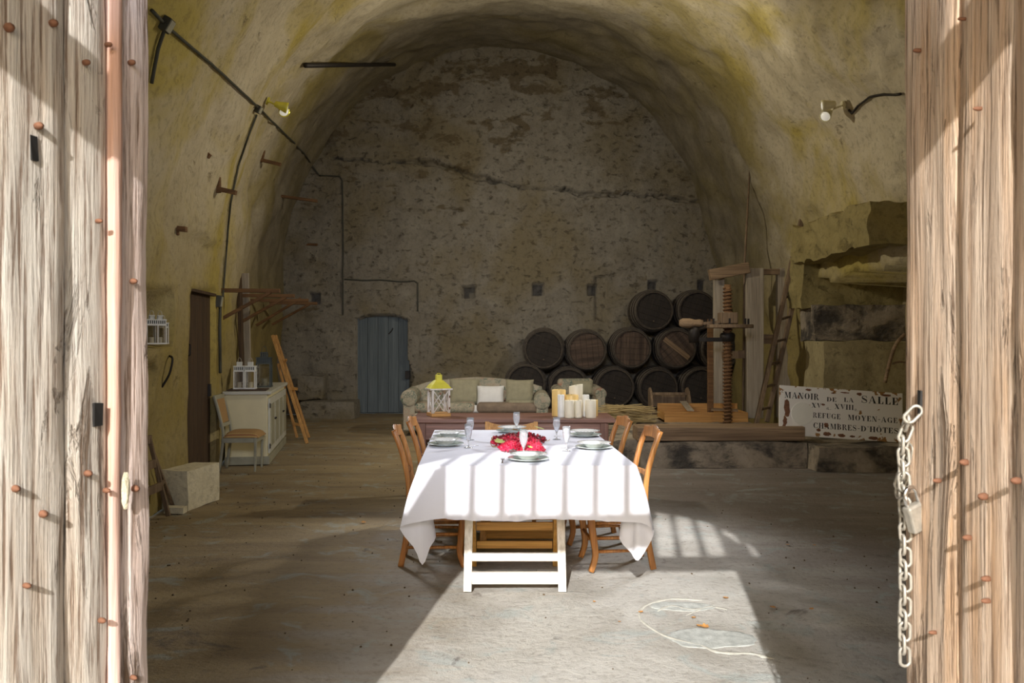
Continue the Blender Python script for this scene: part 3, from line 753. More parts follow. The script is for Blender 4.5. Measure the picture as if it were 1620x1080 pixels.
c0 = make_chair()
for k, ((x, y), rz, lb) in enumerate(chairs):
    o = c0 if k == 0 else dup(c0)
    o.location = (x, y, 0); o.rotation_euler = (0, 0, rz); o['label'] = lb
# far end chair: lower back with a curved top rail
r = thing('dining_chair', 'low-backed orange wooden chair at the far end of the dining table', 'chair', (-.005, 7.34, 0), -pi/2, 'wooden dining chairs around the table')
for s_ in (-1, 1):
    MB().sweep([(.17, s_*.19, .44), (.17, s_*.19, 0)], [(.035,.035)]*2).build('leg', M['oranz'], r)
    MB().sweep([(-.19, s_*.215, 0), (-.165, s_*.215, .44), (-.22, s_*.215, .812)], [(.035,.03)]*3).build('leg', M['oranz'], r)
    MB().tube([(-.17, s_*.2, .2), (.17, s_*.19, .2)], .011).build('stretcher', M['oranz'], r, smooth=True)
m_ = MB(); vs = []; n = 12
for i in range(n+1):
    u = i/n*2-1; top = .765+.042*abs(u)**1.6
    vs += [Vector((-.215-.02*(1-u*u), .2*u, .69)), Vector((-.222-.02*(1-u*u), .2*u, top)), Vector((-.197-.02*(1-u*u), .2*u, .69)), Vector((-.204-.02*(1-u*u), .2*u, top))]
fs = []
for i in range(n):
    a_ = i*4; b_ = a_+4; fs += [(a_, b_, b_+1, a_+1), (a_+2, a_+3, b_+3, b_+2), (a_+1, b_+1, b_+3, a_+3), (a_, a_+2, b_+2, b_)]
m_.add(vs, fs+[(0,1,3,2), (n*4, n*4+2, n*4+3, n*4+1)]); m_.build('crest_rail', M['oran'], r)
MB().box((0,0,.445), (.38,.42,.03)).build('seat', M['oran'], r, bevel=.008)

# ------------------------------------------------------------ tableware
def plate_prof(rad, h, well):
    return [(0, .003), (well*.96, .003), (well, .006), (well*1.06, h*.55), (rad*.97, h*.92), (rad, h), (rad*.985, h*1.12), (well*1.08, h*.8), (well*.98, .010), (0, .008)]
def make_setting():
    a = MB().lathe(plate_prof(.132, .018, .085), 36).build('dinner_plate', M['plate2'], smooth=True)
    b = MB().lathe([(0,.003),(.055,.003),(.06,.006),(.075,.026),(.082,.030),(.118,.036),(.119,.038),(.084,.034),(.072,.028),(.056,.010),(0,.008)], 36).build('soup_plate', M['porc'], smooth=True)
    m_ = MB()
    for i in range(26):
        a_ = 2*pi*i/26; m_.lathe([(0,.0022),(.0045,.0014),(.0055,0)], 6, (.112*cos(a_), .112*sin(a_), .0372))
    m_.build('rim_beads', M['rimd'], b)
    return a, b
def rimz(): return TZ+.002
sets = [
 ((.104, 5.40), 'at the near end of the table, beside the red berries'),
 ((-.479, 6.16), 'nearer of two on the left side of the table'),
 ((-.485, 6.62), 'farther of two on the left side of the table'),
 ((.575, 5.98), 'nearer of the two on the sunlit right table side'),
 ((.575, 6.74), 'farther of two on the right side of the table'),
 ((.0, 7.02), 'at the far end of the table, behind the dark grapes'),
]
pa0, pb0 = make_setting()
for k, ((x, y), where) in enumerate(sets):
    a = pa0 if k == 0 else dup(pa0); b = pb0 if k == 0 else dup(pb0)
    a.location = (x, y, TZ+.002); b.location = (x, y, TZ+.012)
    tag(a, 'green-grey dinner plate '+where, 'plate', 'dinner plates on the white cloth')
    tag(b, 'white beaded soup plate '+where, 'plate', 'soup plates on the white cloth')
def make_glass():
    r = thing('champagne_glass', '', 'glass', group='tall stemmed glasses on the white cloth')
    n = 20
    outer = [(0,.0),(.030,.0),(.031,.002),(.012,.006),(.005,.010),(.0045,.045),(.008,.055),(.018,.078),(.025,.110),(.0275,.140),(.0265,.168)]
    MB().lathe(outer+[(.0253,.168),(.0258,.140),(.0235,.110),(.0165,.080),(.006,.060),(0,.057)], n).build('bowl_and_stem', M['glass'], r, smooth=True)
    mb = MB()
    for i in range(8):
        a_ = 2*pi*i/8; mb.tube([(.0185*cos(a_),.0185*sin(a_),.079),(.0252*cos(a_),.0252*sin(a_),.110),(.0272*cos(a_),.0272*sin(a_),.13)], .0014, 5)
    mb.build('cut_facets', M['glass'], r, smooth=True)
    return r
gl0 = make_glass()
for k, (x, y, lb) in enumerate([
 (.076, 5.60, 'standing in front of the red berries at the near end'), (-.308, 6.02, 'nearer of the two on the left side'),
 (-.318, 6.50, 'farther of the two on the left side'), (.373, 5.85, 'nearer of the two on the right side'),
 (.341, 6.52, 'farther of the two on the right side'), (.037, 6.98, 'at the far end before the sideboard table')]):
    o = gl0 if k == 0 else dup(gl0)
    o.location = (x, y, TZ+.003); o['label'] = 'clear cut-glass flute '+lb
def make_fork():
    r = thing('fork', '', 'fork', group='forks on the white cloth')
    pts = smoothpath([(0,-.09,.004),(0,-.02,.006),(0,.03,.010),(0,.05,.006)], 4)
    MB().sweep(pts, [(.012-.006*sin(pi*i/(len(pts)-1)), .0025) for i in range(len(pts))], (1,0,0)).build('handle', M['silver'], r, smooth=True)
    mb = MB(); mb.box((0,.056,.005), (.022,.016,.002))
    for i in range(4): mb.bar((-.0095+i*.0063,.062,.005),(-.0095+i*.0063,.098,.010),.003,.0018)
    mb.build('tines', M['silver'], r); return r
fk = make_fork()
for k, (x, y, rz, lb) in enumerate([(.43,5.99,-pi/2,'steel fork left of the sunlit right-hand plate, by the flute'),(-.33,6.13,pi/2,'steel fork beside the nearer left-hand plates'),(-.06,5.36,0,'steel fork beside the near-end plates'),(.42,6.72,-pi/2,'steel fork beside the farther right-hand plates')]):
    o = fk if k == 0 else dup(fk); o.location = (x, y, TZ+.001); o.rotation_euler = (0,0,rz); o['label'] = lb

# grapes and berries: each bunch one thing
ico = bmesh.new(); bmesh.ops.create_icosphere(ico, subdivisions=1, radius=1); IV = [v.co.copy() for v in ico.verts]; IFc = [[v.index for v in f.verts] for f in ico.faces]; ico.free()
def bunch(c, L_, wd, ht, rz, nb, rb, mats, label, seed):
    rnd = random.Random(seed)
    r = thing('grape_bunch', label, 'fruit', (c[0], c[1], TZ+.002), rz, 'bunches of red grapes on the white cloth')
    groups = {m_: MB() for m_ in mats}; put = []
    tries = 0
    while len(put) < nb and tries < nb*30:
        tries += 1
        u = rnd.uniform(-1, 1); wv_ = (1-.55*abs(u)**1.5); a_ = rnd.uniform(0, pi)
        q = Vector((u*L_/2, cos(a_)*wd/2*wv_*rnd.uniform(.5,1), rb+sin(a_)*ht*wv_*rnd.uniform(.6,1)))
        if any((q-p).length < rb*1.35 for p in put): continue
        put.append(q); k = rnd.choice(mats)
        groups[k].add([v*rb*rnd.uniform(.88,1.06)+q for v in IV], IFc)
    for k, g in groups.items():
        if g.v:
            o = g.build('grapes', M[k], r, smooth=True, fixn=False); o['kind'] = 'stuff'
    MB().tube(smoothpath([(-L_/2, 0, .02), (0, 0, ht*.5), (L_/2, 0, .02), (L_/2+.03, .01, .03)], 4), .0025, 5).build('stem', M['twig'], r)
    return r
bunch((.02, 6.38), .34, .15, .055, .15, 130, .0115, ['berryd','berryd','berrym'], 'dark purple-red grape bunch, farthest of the pile', 1)
bunch((.10, 6.30), .30, .15, .07, -.2, 120, .0115, ['berryd','berrym'], 'dark crimson grape bunch on top of the pile at its right back', 2)
bunch((-.02, 6.16), .26, .15, .055, .3, 120, .011, ['berrym','berryr'], 'mixed red grape bunch in the middle left of the pile', 3)
bunch((.13, 6.08), .28, .17, .055, 1.4, 170, .010, ['berryr','berryr','berrym'], 'bright crimson berry bunch at the right of the pile', 4)
bunch((.0, 5.90), .30, .20, .055, 1.6, 190, .010, ['berryr'], 'bright crimson berry bunch at the near left of the pile', 5)
bunch((.14, 5.78), .28, .17, .045, 1.35, 170, .010, ['berryr'], 'bright crimson berry bunch nearest the near-end plates', 6)
def leafmesh(mb, c, s, rz, tilt, cup=.2):
    m_ = Matrix.Translation(c) @ Matrix.Rotation(rz, 4, 'Z') @ Matrix.Rotation(tilt, 4, 'X')
    out = [(0,-.5),(.28,-.42),(.48,-.15),(.34,.02),(.42,.25),(.18,.3),(0,.55),(-.18,.3),(-.42,.25),(-.34,.02),(-.48,-.15),(-.28,-.42)]
    vs = [m_ @ Vector((0,0,0))]+[m_ @ Vector((x*s, y*s, cup*s*(x*x+y*y))) for x, y in out]
    return mb.add(vs, [(0, i+1, (i+1) % 12+1) for i in range(12)])
for x, y, z, s, rz, lb in [(-.09,6.02,.05,.085,.4,'pale lime leaf at the left of the red berries'),(.20,6.33,.11,.08,1.5,'lime leaf on top of the dark grapes'),(.06,5.98,.075,.05,2.2,'small lime leaf in the middle of the red berries'),(.12,5.70,.05,.045,.9,'small lime leaf at the front of the red berries'),(.02,6.30,.10,.06,2.8,'olive leaf between dark and bright grapes')]:
    o = leafmesh(MB(), (0,0,0), s, rz, .3).build('vine_leaf', M['leafg']); o.location = (x, y, TZ+z); tag(o, lb, 'leaf', 'vine leaves among the grapes')
o = MB().tube(smoothpath([(-.14,6.24,TZ+.055),(-.155,6.16,TZ+.02),(-.13,6.06,TZ+.006),(-.08,6.0,TZ+.02)], 5), .003, 6).build('vine_twig', M['twig'], smooth=True); tag(o, 'curled brown twig left of the grapes on the cloth', 'twig')

# ============================================================ long sideboard table
sb = thing('sideboard_table', 'long dark red-brown wooden table with deep apron behind the dining table', 'table', (.01, 8.24, 0))
for k in range(3): MB().box((0, -.34+.227*(k+.5), .785), (1.90, .222, .035)).build('top_board', M['side'], sb, bevel=.004)
MB().box((0, -.27, .685), (1.74, .025, .16)).build('apron', M['side'], sb, bevel=.003)
MB().box((0, .27, .685), (1.74, .025, .16)).build('apron', M['side'], sb)
for s_ in (-1, 1):
    MB().box((s_*.87, 0, .685), (.025, .54, .16)).build('apron', M['side'], sb)
    for t_2 in (-1, 1): MB().box((s_*.85, t_2*.27, .382), (.075, .075, .764)).build('leg', M['sidez'], sb, bevel=.006)
SZ = .8035
# lantern
ln = thing('wooden_lantern', 'white wooden lantern with crossed bars and yellow roof on the sideboard table', 'lantern', (P(694,0,8.2).x, 8.2, SZ), .35)
MB().box((0,0,.018), (.19,.19,.034)).build('base', M['oran'], ln, bevel=.003)
for x in (-.08,.08):
    for y in (-.08,.08): MB().box((x,y,.145), (.02,.02,.22)).build('post', M['white'], ln, bevel=.002)
MB().box((0,0,.262), (.215,.215,.014)).build('roof_plate', M['white'], ln)
for s_ in (-1, 1):
    MB().bar((-.075,s_*.085,.035),(.075,s_*.085,.25),.010,.008).build('crossbar', M['white'], ln); MB().bar((.075,s_*.086,.035),(-.075,s_*.086,.25),.010,.008).build('crossbar', M['white'], ln)
    MB().bar((s_*.085,-.075,.035),(s_*.085,.075,.25),.010,.008).build('crossbar', M['white'], ln); MB().bar((s_*.086,.075,.035),(s_*.086,-.075,.25),.010,.008).build('crossbar', M['white'], ln)
for x, z in ((.082,.19),(.082,.08),(-.01,.22),(-.01,.07)): MB().box((x,-.094,z),(.012,.006,.022)).build('hinge', M['rust'], ln)
MB().add([(x*.1,y*.1,.269) for x,y in ((-1,-1),(1,-1),(1,1),(-1,1))]+[(x*.075,y*.075,.305) for x,y in ((-1,-1),(1,-1),(1,1),(-1,1))]+[(x*.035,y*.035,.345) for x,y in ((-1,-1),(1,-1),(1,1),(-1,1))],
   [(0,1,2,3),(8,9,10,11)]+[(i,(i+1)%4,4+(i+1)%4,4+i) for i in range(4)]+[(4+i,4+(i+1)%4,8+(i+1)%4,8+i) for i in range(4)]).build('roof', M['yellow'], ln)
MB().box((0,0,.37), (.055,.055,.055)).build('chimney', M['yellow'], ln, bevel=.004); MB().tube([(-.02,0,.39),(-.015,0,.41),(.015,0,.41),(.02,0,.39)], .003, 6).build('handle', M['yellow'], ln)
# candles
for px0, px1, pt, Y, mt, tilt, lb in [
 (873,895,616,8.22,'amber',0,'tall amber pillar candle at the left end of the candle group'),
 (882,893,624,8.08,'candlew',0,'slim white candle before the tall amber pillar'),
 (900,922,609,8.34,'candle',.12,'thick tilted cream candle at the back, tallest of the group'),
 (893,915,624,8.20,'amber',0,'amber pillar candle behind the two short cream candles'),
 (893,909,633,8.03,'candle',0,'short cream candle in front, left of two'),
 (909,921,633,8.04,'candle',0,'short narrow cream candle in front, right of two'),
 (921,932,624,8.16,'candlew',0,'slim white candle right of the thick tilted candle'),
 (926,943,632,8.04,'candle',0,'short thick cream candle at the right end in front'),
 (932,946,632,8.19,'amber',0,'amber candle half hidden behind the right end candle')]:
    xa, xb = P(px0,0,Y).x, P(px1,0,Y).x; zt = P(0,pt,Y).z; rd = (xb-xa)/2; h = zt-SZ
    cd = thing('candle', lb, 'candle', ((xa+xb)/2, Y, SZ), 0, 'candles on the sideboard table')
    mb = MB().lathe([(0,0),(rd*.97,0),(rd,.004),(rd,h-.004),(rd*.96,h),(rd*.82,h-.002),(rd*.6,h-.012),(0,h-.014)], 24)
    if tilt:
        for v in mb.v: v.z += v.x*.18*(v.z/h)
    mb.build('wax', M[mt], cd, smooth=True); MB().tube([(0,0,h-.014),(.001,0,h+.006)], .0015, 5).build('wick', M['black'], cd)

# ============================================================ sofa and armchair
def cushion(name, c, w_, h_, t, mat, rx, rz, label, group, tiltz=0):
    def f(u, v, s_):
        x = (u-.5)*2; y = (v-.5)*2; e = (1-abs(x)**3.2)*(1-abs(y)**3.2); pin = 1-.06*(1-abs(x))*abs(y)**2-.0
        return Vector((x*w_/2*(1-.05*(1-y*y)*abs(x)), s_*t/2*max(0, e)**.42, y*h_/2*(1-.05*(1-x*x)*abs(y))))
    mb = MB().grid(16, 16, lambda u, v: f(u, v, 1)); q = MB().grid(16, 16, lambda u, v: f(u, v, -1)); mb.add(q.v, q.f)
    o = mb.build(name, mat, smooth=True); o.location = c; o.rotation_euler = (rx, tiltz, rz); return tag(o, label, 'cushion', group)
SY = 14.0
sf = thing('sofa', 'floral three-seat sofa with rolled arms behind the sideboard table', 'sofa', (-.58, SY, 0))
def padded(name, c, d, mat, par, r=.06):
    o = MB().box((0,0,0), d).build(name, mat, par, smooth=True); o.location = c
    m_ = o.modifiers.new('b', 'BEVEL'); m_.width = r; m_.segments = 4; return o
padded('base', (0,0,.22), (2.1,.85,.30), M['floral'], sf)
for k in (-1, 1): padded('seat_cushion', (k*.5,-.08,.44), (.97,.72,.16), M['brownf'] if k > 0 else M['floral'], sf)
def backf(u, v, s_):
    x = -1.08+2.16*u; top = .86+.04*cos((u-.5)*2*pi)-.16*max(0, abs(u-.5)*2-.75)*4*.5
    return Vector((x, .30+s_*.11*(1-v*.3), .35+(top-.35)*v))
mb = MB().grid(20, 6, lambda u, v: backf(u, v, 1)); q = MB().grid(20, 6, lambda u, v: backf(u, v, -1)); mb.add(q.v, q.f); q = MB().grid(20, 1, lambda u, v: backf(u, 1, v*2-1)+Vector((0,0,0))); mb.add(q.v, q.f)
for uu in (0, 1): q = MB().grid(1, 6, lambda u, v, uu=uu: backf(uu, v, u*2-1)); mb.add(q.v, q.f)
mb.build('backrest', M['floral'], sf, smooth=True)
for s_, dz in ((-1, 0), (1, -.05)):
    mb = MB(); xo = s_*1.06
    mb.tube([(xo,-.44,.60+dz),(xo,-.2,.60+dz),(xo,.1,.61+dz),(xo,.36,.62+dz)], [.13,.135,.135,.13], 16)
    mb.box((xo+.0*s_, -.04, .33), (.19, .78, .50)); mb.build('armrest', M['floral'], sf, smooth=False, bevel=.02)
    MB().lathe([(0,-.006),(.10,-.004),(.125,0),(.135,.01)], 20, (xo,-.445,.60+dz), 'Y').build('arm_scroll', M['floral'], sf, smooth=True)
for x in (-1.0, 1.0):
    for y in (-.36,.36): MB().lathe([(.02,0),(.03,.03),(.035,.07)], 10, (x,y,0)).build('leg', M['sidez'], sf, smooth=True)
g = 'cushions on the floral sofa'
cushion('cushion', P(735,619,14.0), .50, .44, .16, M['olivef'], -.3, .05, 'large olive cushion at the left of the sofa beside the wooden lantern', g)
cushion('cushion', P(776,626,13.92), .44, .34, .16, M['whitef'], -.25, 0, 'white cushion in the middle of the sofa back', g)
cushion('cushion', P(822,620,13.95), .46, .42, .16, M['olivef'], -.25, -.05, 'large olive cushion at the right of the sofa', g)
cushion('cushion', P(826,643,13.72), .46, .22, .16, M['olivef'], -.5, 0, 'small olive cushion lying low on the sofa seat', g)
cushion('cushion', P(752,647,13.66), .27, .14, .12, M['whitef'], -.3, 0, 'small white cushion lying low at the left of the sofa seat', g)
ac = thing('armchair', 'floral armchair with low back behind the candles', 'armchair', (1.12, 14.5, 0), .1)
padded('base', (0,0,.22), (.66,.7,.32), M['floral'], ac); padded('seat_cushion', (0,-.05,.44), (.5,.6,.14), M['floral'], ac, .05)
padded('backrest', (0,.28,.58), (.62,.18,.55), M['floral'], ac)
for s_ in (-1, 1):
    mb = MB(); mb.tube([(s_*.33,-.34,.62),(s_*.33,.3,.66)], .10, 14); mb.box((s_*.33,-.02,.33),(.15,.64,.5)); mb.build('armrest', M['floral'], ac, bevel=.02)
for x in (-.27,.27):
    for y in (-.28,.28): MB().box((x,y,.04),(.05,.05,.09)).build('leg', M['sidez'], ac)
cushion('cushion', P(922,613,14.55), .36, .26, .12, M['olivef'], -.3, 0, 'olive cushion on the floral armchair behind the candles', 'cushion on the armchair')

# ============================================================ barrels
def barrel(style, seed):
    rnd = random.Random(seed)
    r = thing('wine_barrel', '', 'barrel', group='stacked wine barrels against the end wall')
    Lb = .92; rh, rb = .365, .418; ns = 26
    def rad(y): u = y/Lb*2-1; return rh+(rb-rh)*(1-u*u)
    mb = MB(); prof = []
    for k in range(9):
        y = Lb*k/8
        prof.append((rad(y), y))
    vs = []; n = ns*3
    for rr, y in prof:
        for k in range(n):
            a_ = 2*pi*k/n; g_ = -.006 if k % 3 == 0 else .0
            vs.append(Vector(((rr+g_)*cos(a_), y, (rr+g_)*sin(a_))))
    fs = [(i*n+k, i*n+(k+1)%n, (i+1)*n+(k+1)%n, (i+1)*n+k) for i in range(8) for k in range(n)]
    mb.add(vs, fs)
    mb.lathe([(rh-.006, 0), (rh-.030, 0), (rh-.034, .05)], n, axis='Y')
    mb.build('staves', M['stave'], r)
    for y in (.012, .13, .27, Lb-.27, Lb-.13, Lb-.03):
        MB().lathe([(rad(y)-.002, y), (rad(y)+.005, y), (rad(y+.035)+.005, y+.035), (rad(y+.035)-.002, y+.035)], 36, axis='Y').build('hoop', M['hoop'], r, smooth=True)
    nb = 6; R0 = rh-.036; ang = {0: .3, 1: pi/2-.1, 2: 0.05, 3: -.7}[style]
    holder = Matrix.Rotation(ang, 4, 'Y')
    for k in range(nb):
        z0 = -R0+2*R0*k/nb+.002; z1 = -R0+2*R0*(k+1)/nb-.002; pts = []
        m2 = 6
        for i in range(m2+1):
            z = z0+(z1-z0)*i/m2; pts.append((sqrt(max(0, R0*R0-z*z)), z))
        for i in range(m2, -1, -1):
            z = z0+(z1-z0)*i/m2; pts.append((-sqrt(max(0, R0*R0-z*z)), z))
        o = MB().prism(pts, .045+.004*rnd.random(), .065).build('head_board', M['headb'] if style in (1, 2, 3) else M['headd'], r); o.matrix_local = holder
    if style == 3:
        o = MB().box((0,.035,0), (.60,.02,.09)).build('head_brace', M['oldx'], r); o.rotation_euler = (0, R(38), 0)
    if style == 0 and seed % 2: MB().lathe([(0,-.004),(.02,-.002),(.022,.01)], 10, (0,.05,-.2), 'Y').build('bung', M['old'], r)
    return r
protos = {k: barrel(k, k+3) for k in range(4)}; usedp = set()
YH = 16.25
for px, py, st, lb, tw in [
 (832,607,0,'dark barrel in the bottom row at its left end, half hidden by the sofa',0),
 (900,613,0,'dark barrel in the bottom row behind the candles',0),
 (973,613,0,'dark barrel in the bottom row, third from the left',.02),
 (1042,614,0,'dark barrel in the bottom row behind the curved wooden cradle',0),
 (1110,613,0,'dark barrel at the right end of the bottom row behind the press post',0),
 (860,552,0,'black-headed barrel at the left end of the middle row',-.05),
 (929,554,1,'barrel in the middle row with a peeling head of upright brown boards',.03),
 (1000,551,2,'barrel in the middle row with a head of level weathered boards',0),
 (1071,551,3,'barrel in the middle row with a slanting brace across its head',0),
 (1141,552,0,'barrel at the right end of the middle row behind the press post',0),
 (1035,491,0,'black-headed barrel in the top row, left of two',.02),
 (1104,491,0,'black-headed barrel in the top row, right of two',.0)]:
    q = P(px, py, YH)
    o = protos[st] if st not in usedp else dup(protos[st]); usedp.add(st)
    o.location = (q.x, YH, q.z); o.rotation_euler = (0, 0, tw); o['label'] = lb
for y in (16.45, 16.95):
    o = MB().box((P(970,0,16.4).x, y, .095), (4.6, .16, .19)).build('barrel_rack', M['oldx'], bevel=.01); tag(o, 'timber rail carrying the bottom row of barrels, '+('front one' if y < 16.6 else 'rear one'), 'rail')

# ============================================================ wine press
pr = thing('wine_press', 'old timber wine press with tall screw, wheel and posts on the stone platform', 'wine press', (P(1151,0,12.3).x, 12.3, .30))
bx = pr.location.x
def pz(py, Y): return P(0, py, Y).z-.30
def pX(px, Y): return P(px, 0, Y).x-bx
scr = MB(); zt = pz(450, 12.3)
scr.tube([(0,0,0),(0,0,zt)], .048, 12)
pts = [( .060*cos(a_), .060*sin(a_), .02+a_/(2*pi)*.052) for a_ in [i*pi/5 for i in range(int((zt-.06)/.052*10))]]
scr.tube(pts, .013, 5); scr.build('screw', M['peg'], pr, smooth=True)
MB().lathe([(.05,-.025),(.34,-.025),(.345,-.02),(.345,.02),(.34,.025),(.05,.025)], 32, (0.02,0,pz(516,12.3))).build('wheel', M['old'], pr)
MB().box((0,0,pz(503,12.3)), (.24,.24,.16)).build('nut_block', M['old'], pr, bevel=.01)
MB().lathe([(.05,-.07),(.10,-.06),(.11,.03),(.09,.06)], 16, (0,0,pz(533,12.3))).build('collar', M['iron'], pr, smooth=True)
MB().bar((pX(1095,12.3),-.0,pz(537,12.3)), (.05,0,pz(537,12.3)), .09, .06).build('iron_arm', M['iron'], pr, bevel=.005)
MB().lathe([(0,-.14),(.075,-.14),(.085,.05),(.07,.09),(0,.09)], 14, (pX(1098,12.3),0,pz(527,12.3))).build('ratchet', M['iron'], pr, smooth=True)
mb = MB(); mb.lathe([(0,-.17),(.04,-.165),(.065,-.12),(.07,-.02),(.05,.05),(.055,.12),(.04,.17),(0,.17)], 14, (pX(1092,12.3),-.05,pz(511,12.3)), 'X'); mb.jitter(.01, 6)
mb.build('wooden_handle', M['oldx'], pr, smooth=True)
MB().bar((pX(1105,12.3),-.05,pz(512,12.3)), (.0,-.05,pz(508,12.3)), .05, .04).build('lever', M['old'], pr)
for k in range(7):
    a_ = k*.9; MB().box((.02+.28*cos(a_), .28*sin(a_), pz(509,12.3)), (.025,.025,.09)).build('wheel_tooth', M['iron'], pr)
def board(px0, px1, pt, Y, mt, nm='post', th=.10, pb=None):
    za = 0 if pb is None else pz(pb, Y)
    return MB().box(((pX(px0,Y)+pX(px1,Y))/2, Y-12.3, (za+pz(pt,Y))/2), (pX(px1,Y)-pX(px0,Y), th, pz(pt,Y)-za)).jitter(.008, 2).build(nm, M[mt], pr, bevel=.006)
board(1180,1207,424,13.35,'pale'); board(1229,1257,424,13.45,'pale'); board(1129,1145,437,13.5,'pale'); board(1119,1128,505,13.1,'peg',th=.06)
MB().bar((pX(1121,13.35), 1.0, pz(436,13.4)), (pX(1183,13.35), 1.0, pz(424,13.4)), .14, .17).build('crossbeam', M['oldx'], pr, bevel=.008)
MB().bar((pX(1205,13.4), 1.1, pz(430,13.4)), (pX(1232,13.4), 1.1, pz(430,13.4)), .10, .09).build('crossbeam', M['oldx'], pr)
MB().bar((pX(1143,13.4), 1.12, pz(562,13.4)), (pX(1182,13.4), 1.12, pz(560,13.4)), .08, .12).build('crossbeam', M['old'], pr)
MB().bar((pX(1205,13.4), 1.15, pz(536,13.4)), (pX(1262,13.4), 1.15, pz(538,13.4)), .08, .15).build('crossbeam', M['oldx'], pr)
# front beam of the press bed
bm_ = MB().box((0,0,0), (2.02,.42,.17)); 
for v in bm_.v: v.z += .01*sin(v.x*2)
bm_.jitter(.012, 1.5); o = bm_.build('bed_beam', M['oldx'], bevel=.012); o.location = (P(1136,0,10.4).x+.0, 10.45, .405); tag(o, 'thick grey-brown timber beam along the front edge of the stone platform', 'beam')
o = MB().bar((P(1262,0,10.35).x, 10.42, .44), (P(1272,0,10.35).x+.04, 10.40, .45), .13, .06).build('timber_stub', M['old'], bevel=.01); tag(o, 'short dark timber tongue at the right end of the thick beam before the sign', 'beam')
o = MB().box((P(1000,0,11.1).x, 11.1, .32), (.62, 1.1, .07)).build('loose_board', M['old'], bevel=.006); tag(o, 'wide grey loose board lying at the left end of the stone platform', 'board'); o.rotation_euler = (0,0,.15)
# wooden tray
tr_ = thing('wooden_tray', 'shallow orange-brown wooden tray on the stone platform behind the press screw', 'tray', (P(1110,0,12.95).x, 12.95, .302))
Wt = 1.24
MB().box((0,0,.015), (Wt,.6,.03)).build('bottom', M['oran'], tr_)
MB().box((0,-.30,.075), (Wt,.03,.15)).build('side_panel', M['oran'], tr_, bevel=.004); MB().box((0,.30,.12), (Wt,.03,.24)).build('side_panel', M['oran'], tr_, bevel=.004)
for s_ in (-1, 1): MB().box((s_*(Wt/2-.015),0,.075), (.03,.58,.15)).build('side_panel', M['oran'], tr_, bevel=.004)
MB().bar((-.22,-.26,.17), (-.22,.30,.27), .10, .012).build('cross_slat', M['pale'], tr_)
MB().bar((.12,-.1,.18), (.5,-.18,.17), .30, .02).build('loose_panel', M['oldx'], tr_)
# cradle
cr_ = thing('wooden_cradle', 'small grey wooden cradle with two curved ends before the barrels', 'cradle', (P(1060,0,13.6).x, 13.6, .302))
for s_ in (-1, 1):
    poly = [(-.02,0),(.34,0),(.34,.30)]+[(.34-.30*sin(a_)*1.0-.0, .30+.02-.30*(1-cos(a_))) for a_ in [pi*i/16 for i in range(1,8)]]
    poly = [(-.16+.32*0, 0), (.20, 0), (.22, .42), (.12, .46), (.0, .40), (-.10, .26), (-.17, .10)]
    MB().prism(poly, s_*.30-.018, s_*.30+.018, 'X').build('curved_end', M['old'], cr_, bevel=.004)
MB().bar((-.3,.1,.36),(.3,.1,.36),.05,.04).build('crossbar', M['old'], cr_); MB().bar((-.3,.15,.08),(.3,.15,.08),.2,.03).build('bottom_slat', M['old'], cr_); MB().bar((-.3,.21,.24),(.3,.21,.24),.03,.18).build('back_slat', M['old'], cr_)
# straw bundle
mb = MB(); 
for k in range(260):
    x = random.uniform(-.3,.3); z = random.uniform(.02,.26); y = random.uniform(-.16,.16)
    dx = random.uniform(.12,.22)
    mb.bar((x-dx, y, max(.008, z+random.uniform(-.03,.03))), (x+dx, y+random.uniform(-.03,.03), max(.008, z+random.uniform(-.03,.03))), .007, .007)
o = mb.build('straw_bundle', M['strawm']); o.location = (P(993,0,12.4).x, 12.55, .30); o['kind'] = 'stuff'; tag(o, 'loose bundle of yellow straw on the left of the stone platform', 'straw')
rockbox('trim_8', (1.42, 12.05, .145), (.72, 3.3, .30), M['stain'], 'left end of the stone platform', .025, 8)
# plank ladder leaning to the right wall
ld = thing('ladder', 'long narrow wooden ladder leaning against the right wall behind the press', 'ladder', (0,0,0))
A0, A1 = P(1196,664,12.35), P(1268,346,12.7); B0, B1 = P(1213,664,12.75), P(1286,338,13.05)
A0.z = B0.z = .30
MB().bar(A0, A1, .06, .07, (0,1,0)).build('rail', M['old'], ld, bevel=.006); MB().bar(B0, B1, .06, .07, (0,1,0)).build('rail', M['old'], ld, bevel=.006)
for k in range(9):
    f_ = .07+k*.108; MB().bar(A0.lerp(A1, f_), B0.lerp(B1, f_), .04, .03, (0,0,1)).build('rung', M['old'], ld)
q0 = P(1178, 415, 13.7); q1 = P(1186, 270, 14.0)
o = MB().tube([Vector((q0.x-.05, 13.6, .30)), q0, q1], [.022,.02,.014], 8).build('slender_pole', M['old'], smooth=True); tag(o, 'thin dark upright pole rising behind the press posts', 'pole')
# bent rods on the right block
bn = thing('bentwood_frame', 'bent brown rods leaning on the squared rock block at the far right', 'frame', (0,0,0))
MB().tube(smoothpath([P(1400,605,11.25), P(1407,575,11.25), P(1417,545,11.2), P(1432,528,11.2)], 5), .024, 8).build('rod', M['oldx'], bn, smooth=True)
MB().tube(smoothpath([P(1412,575,11.25), P(1424,572,11.25), P(1440,575,11.25)], 4), .014, 8).build('rod', M['oldx'], bn, smooth=True)

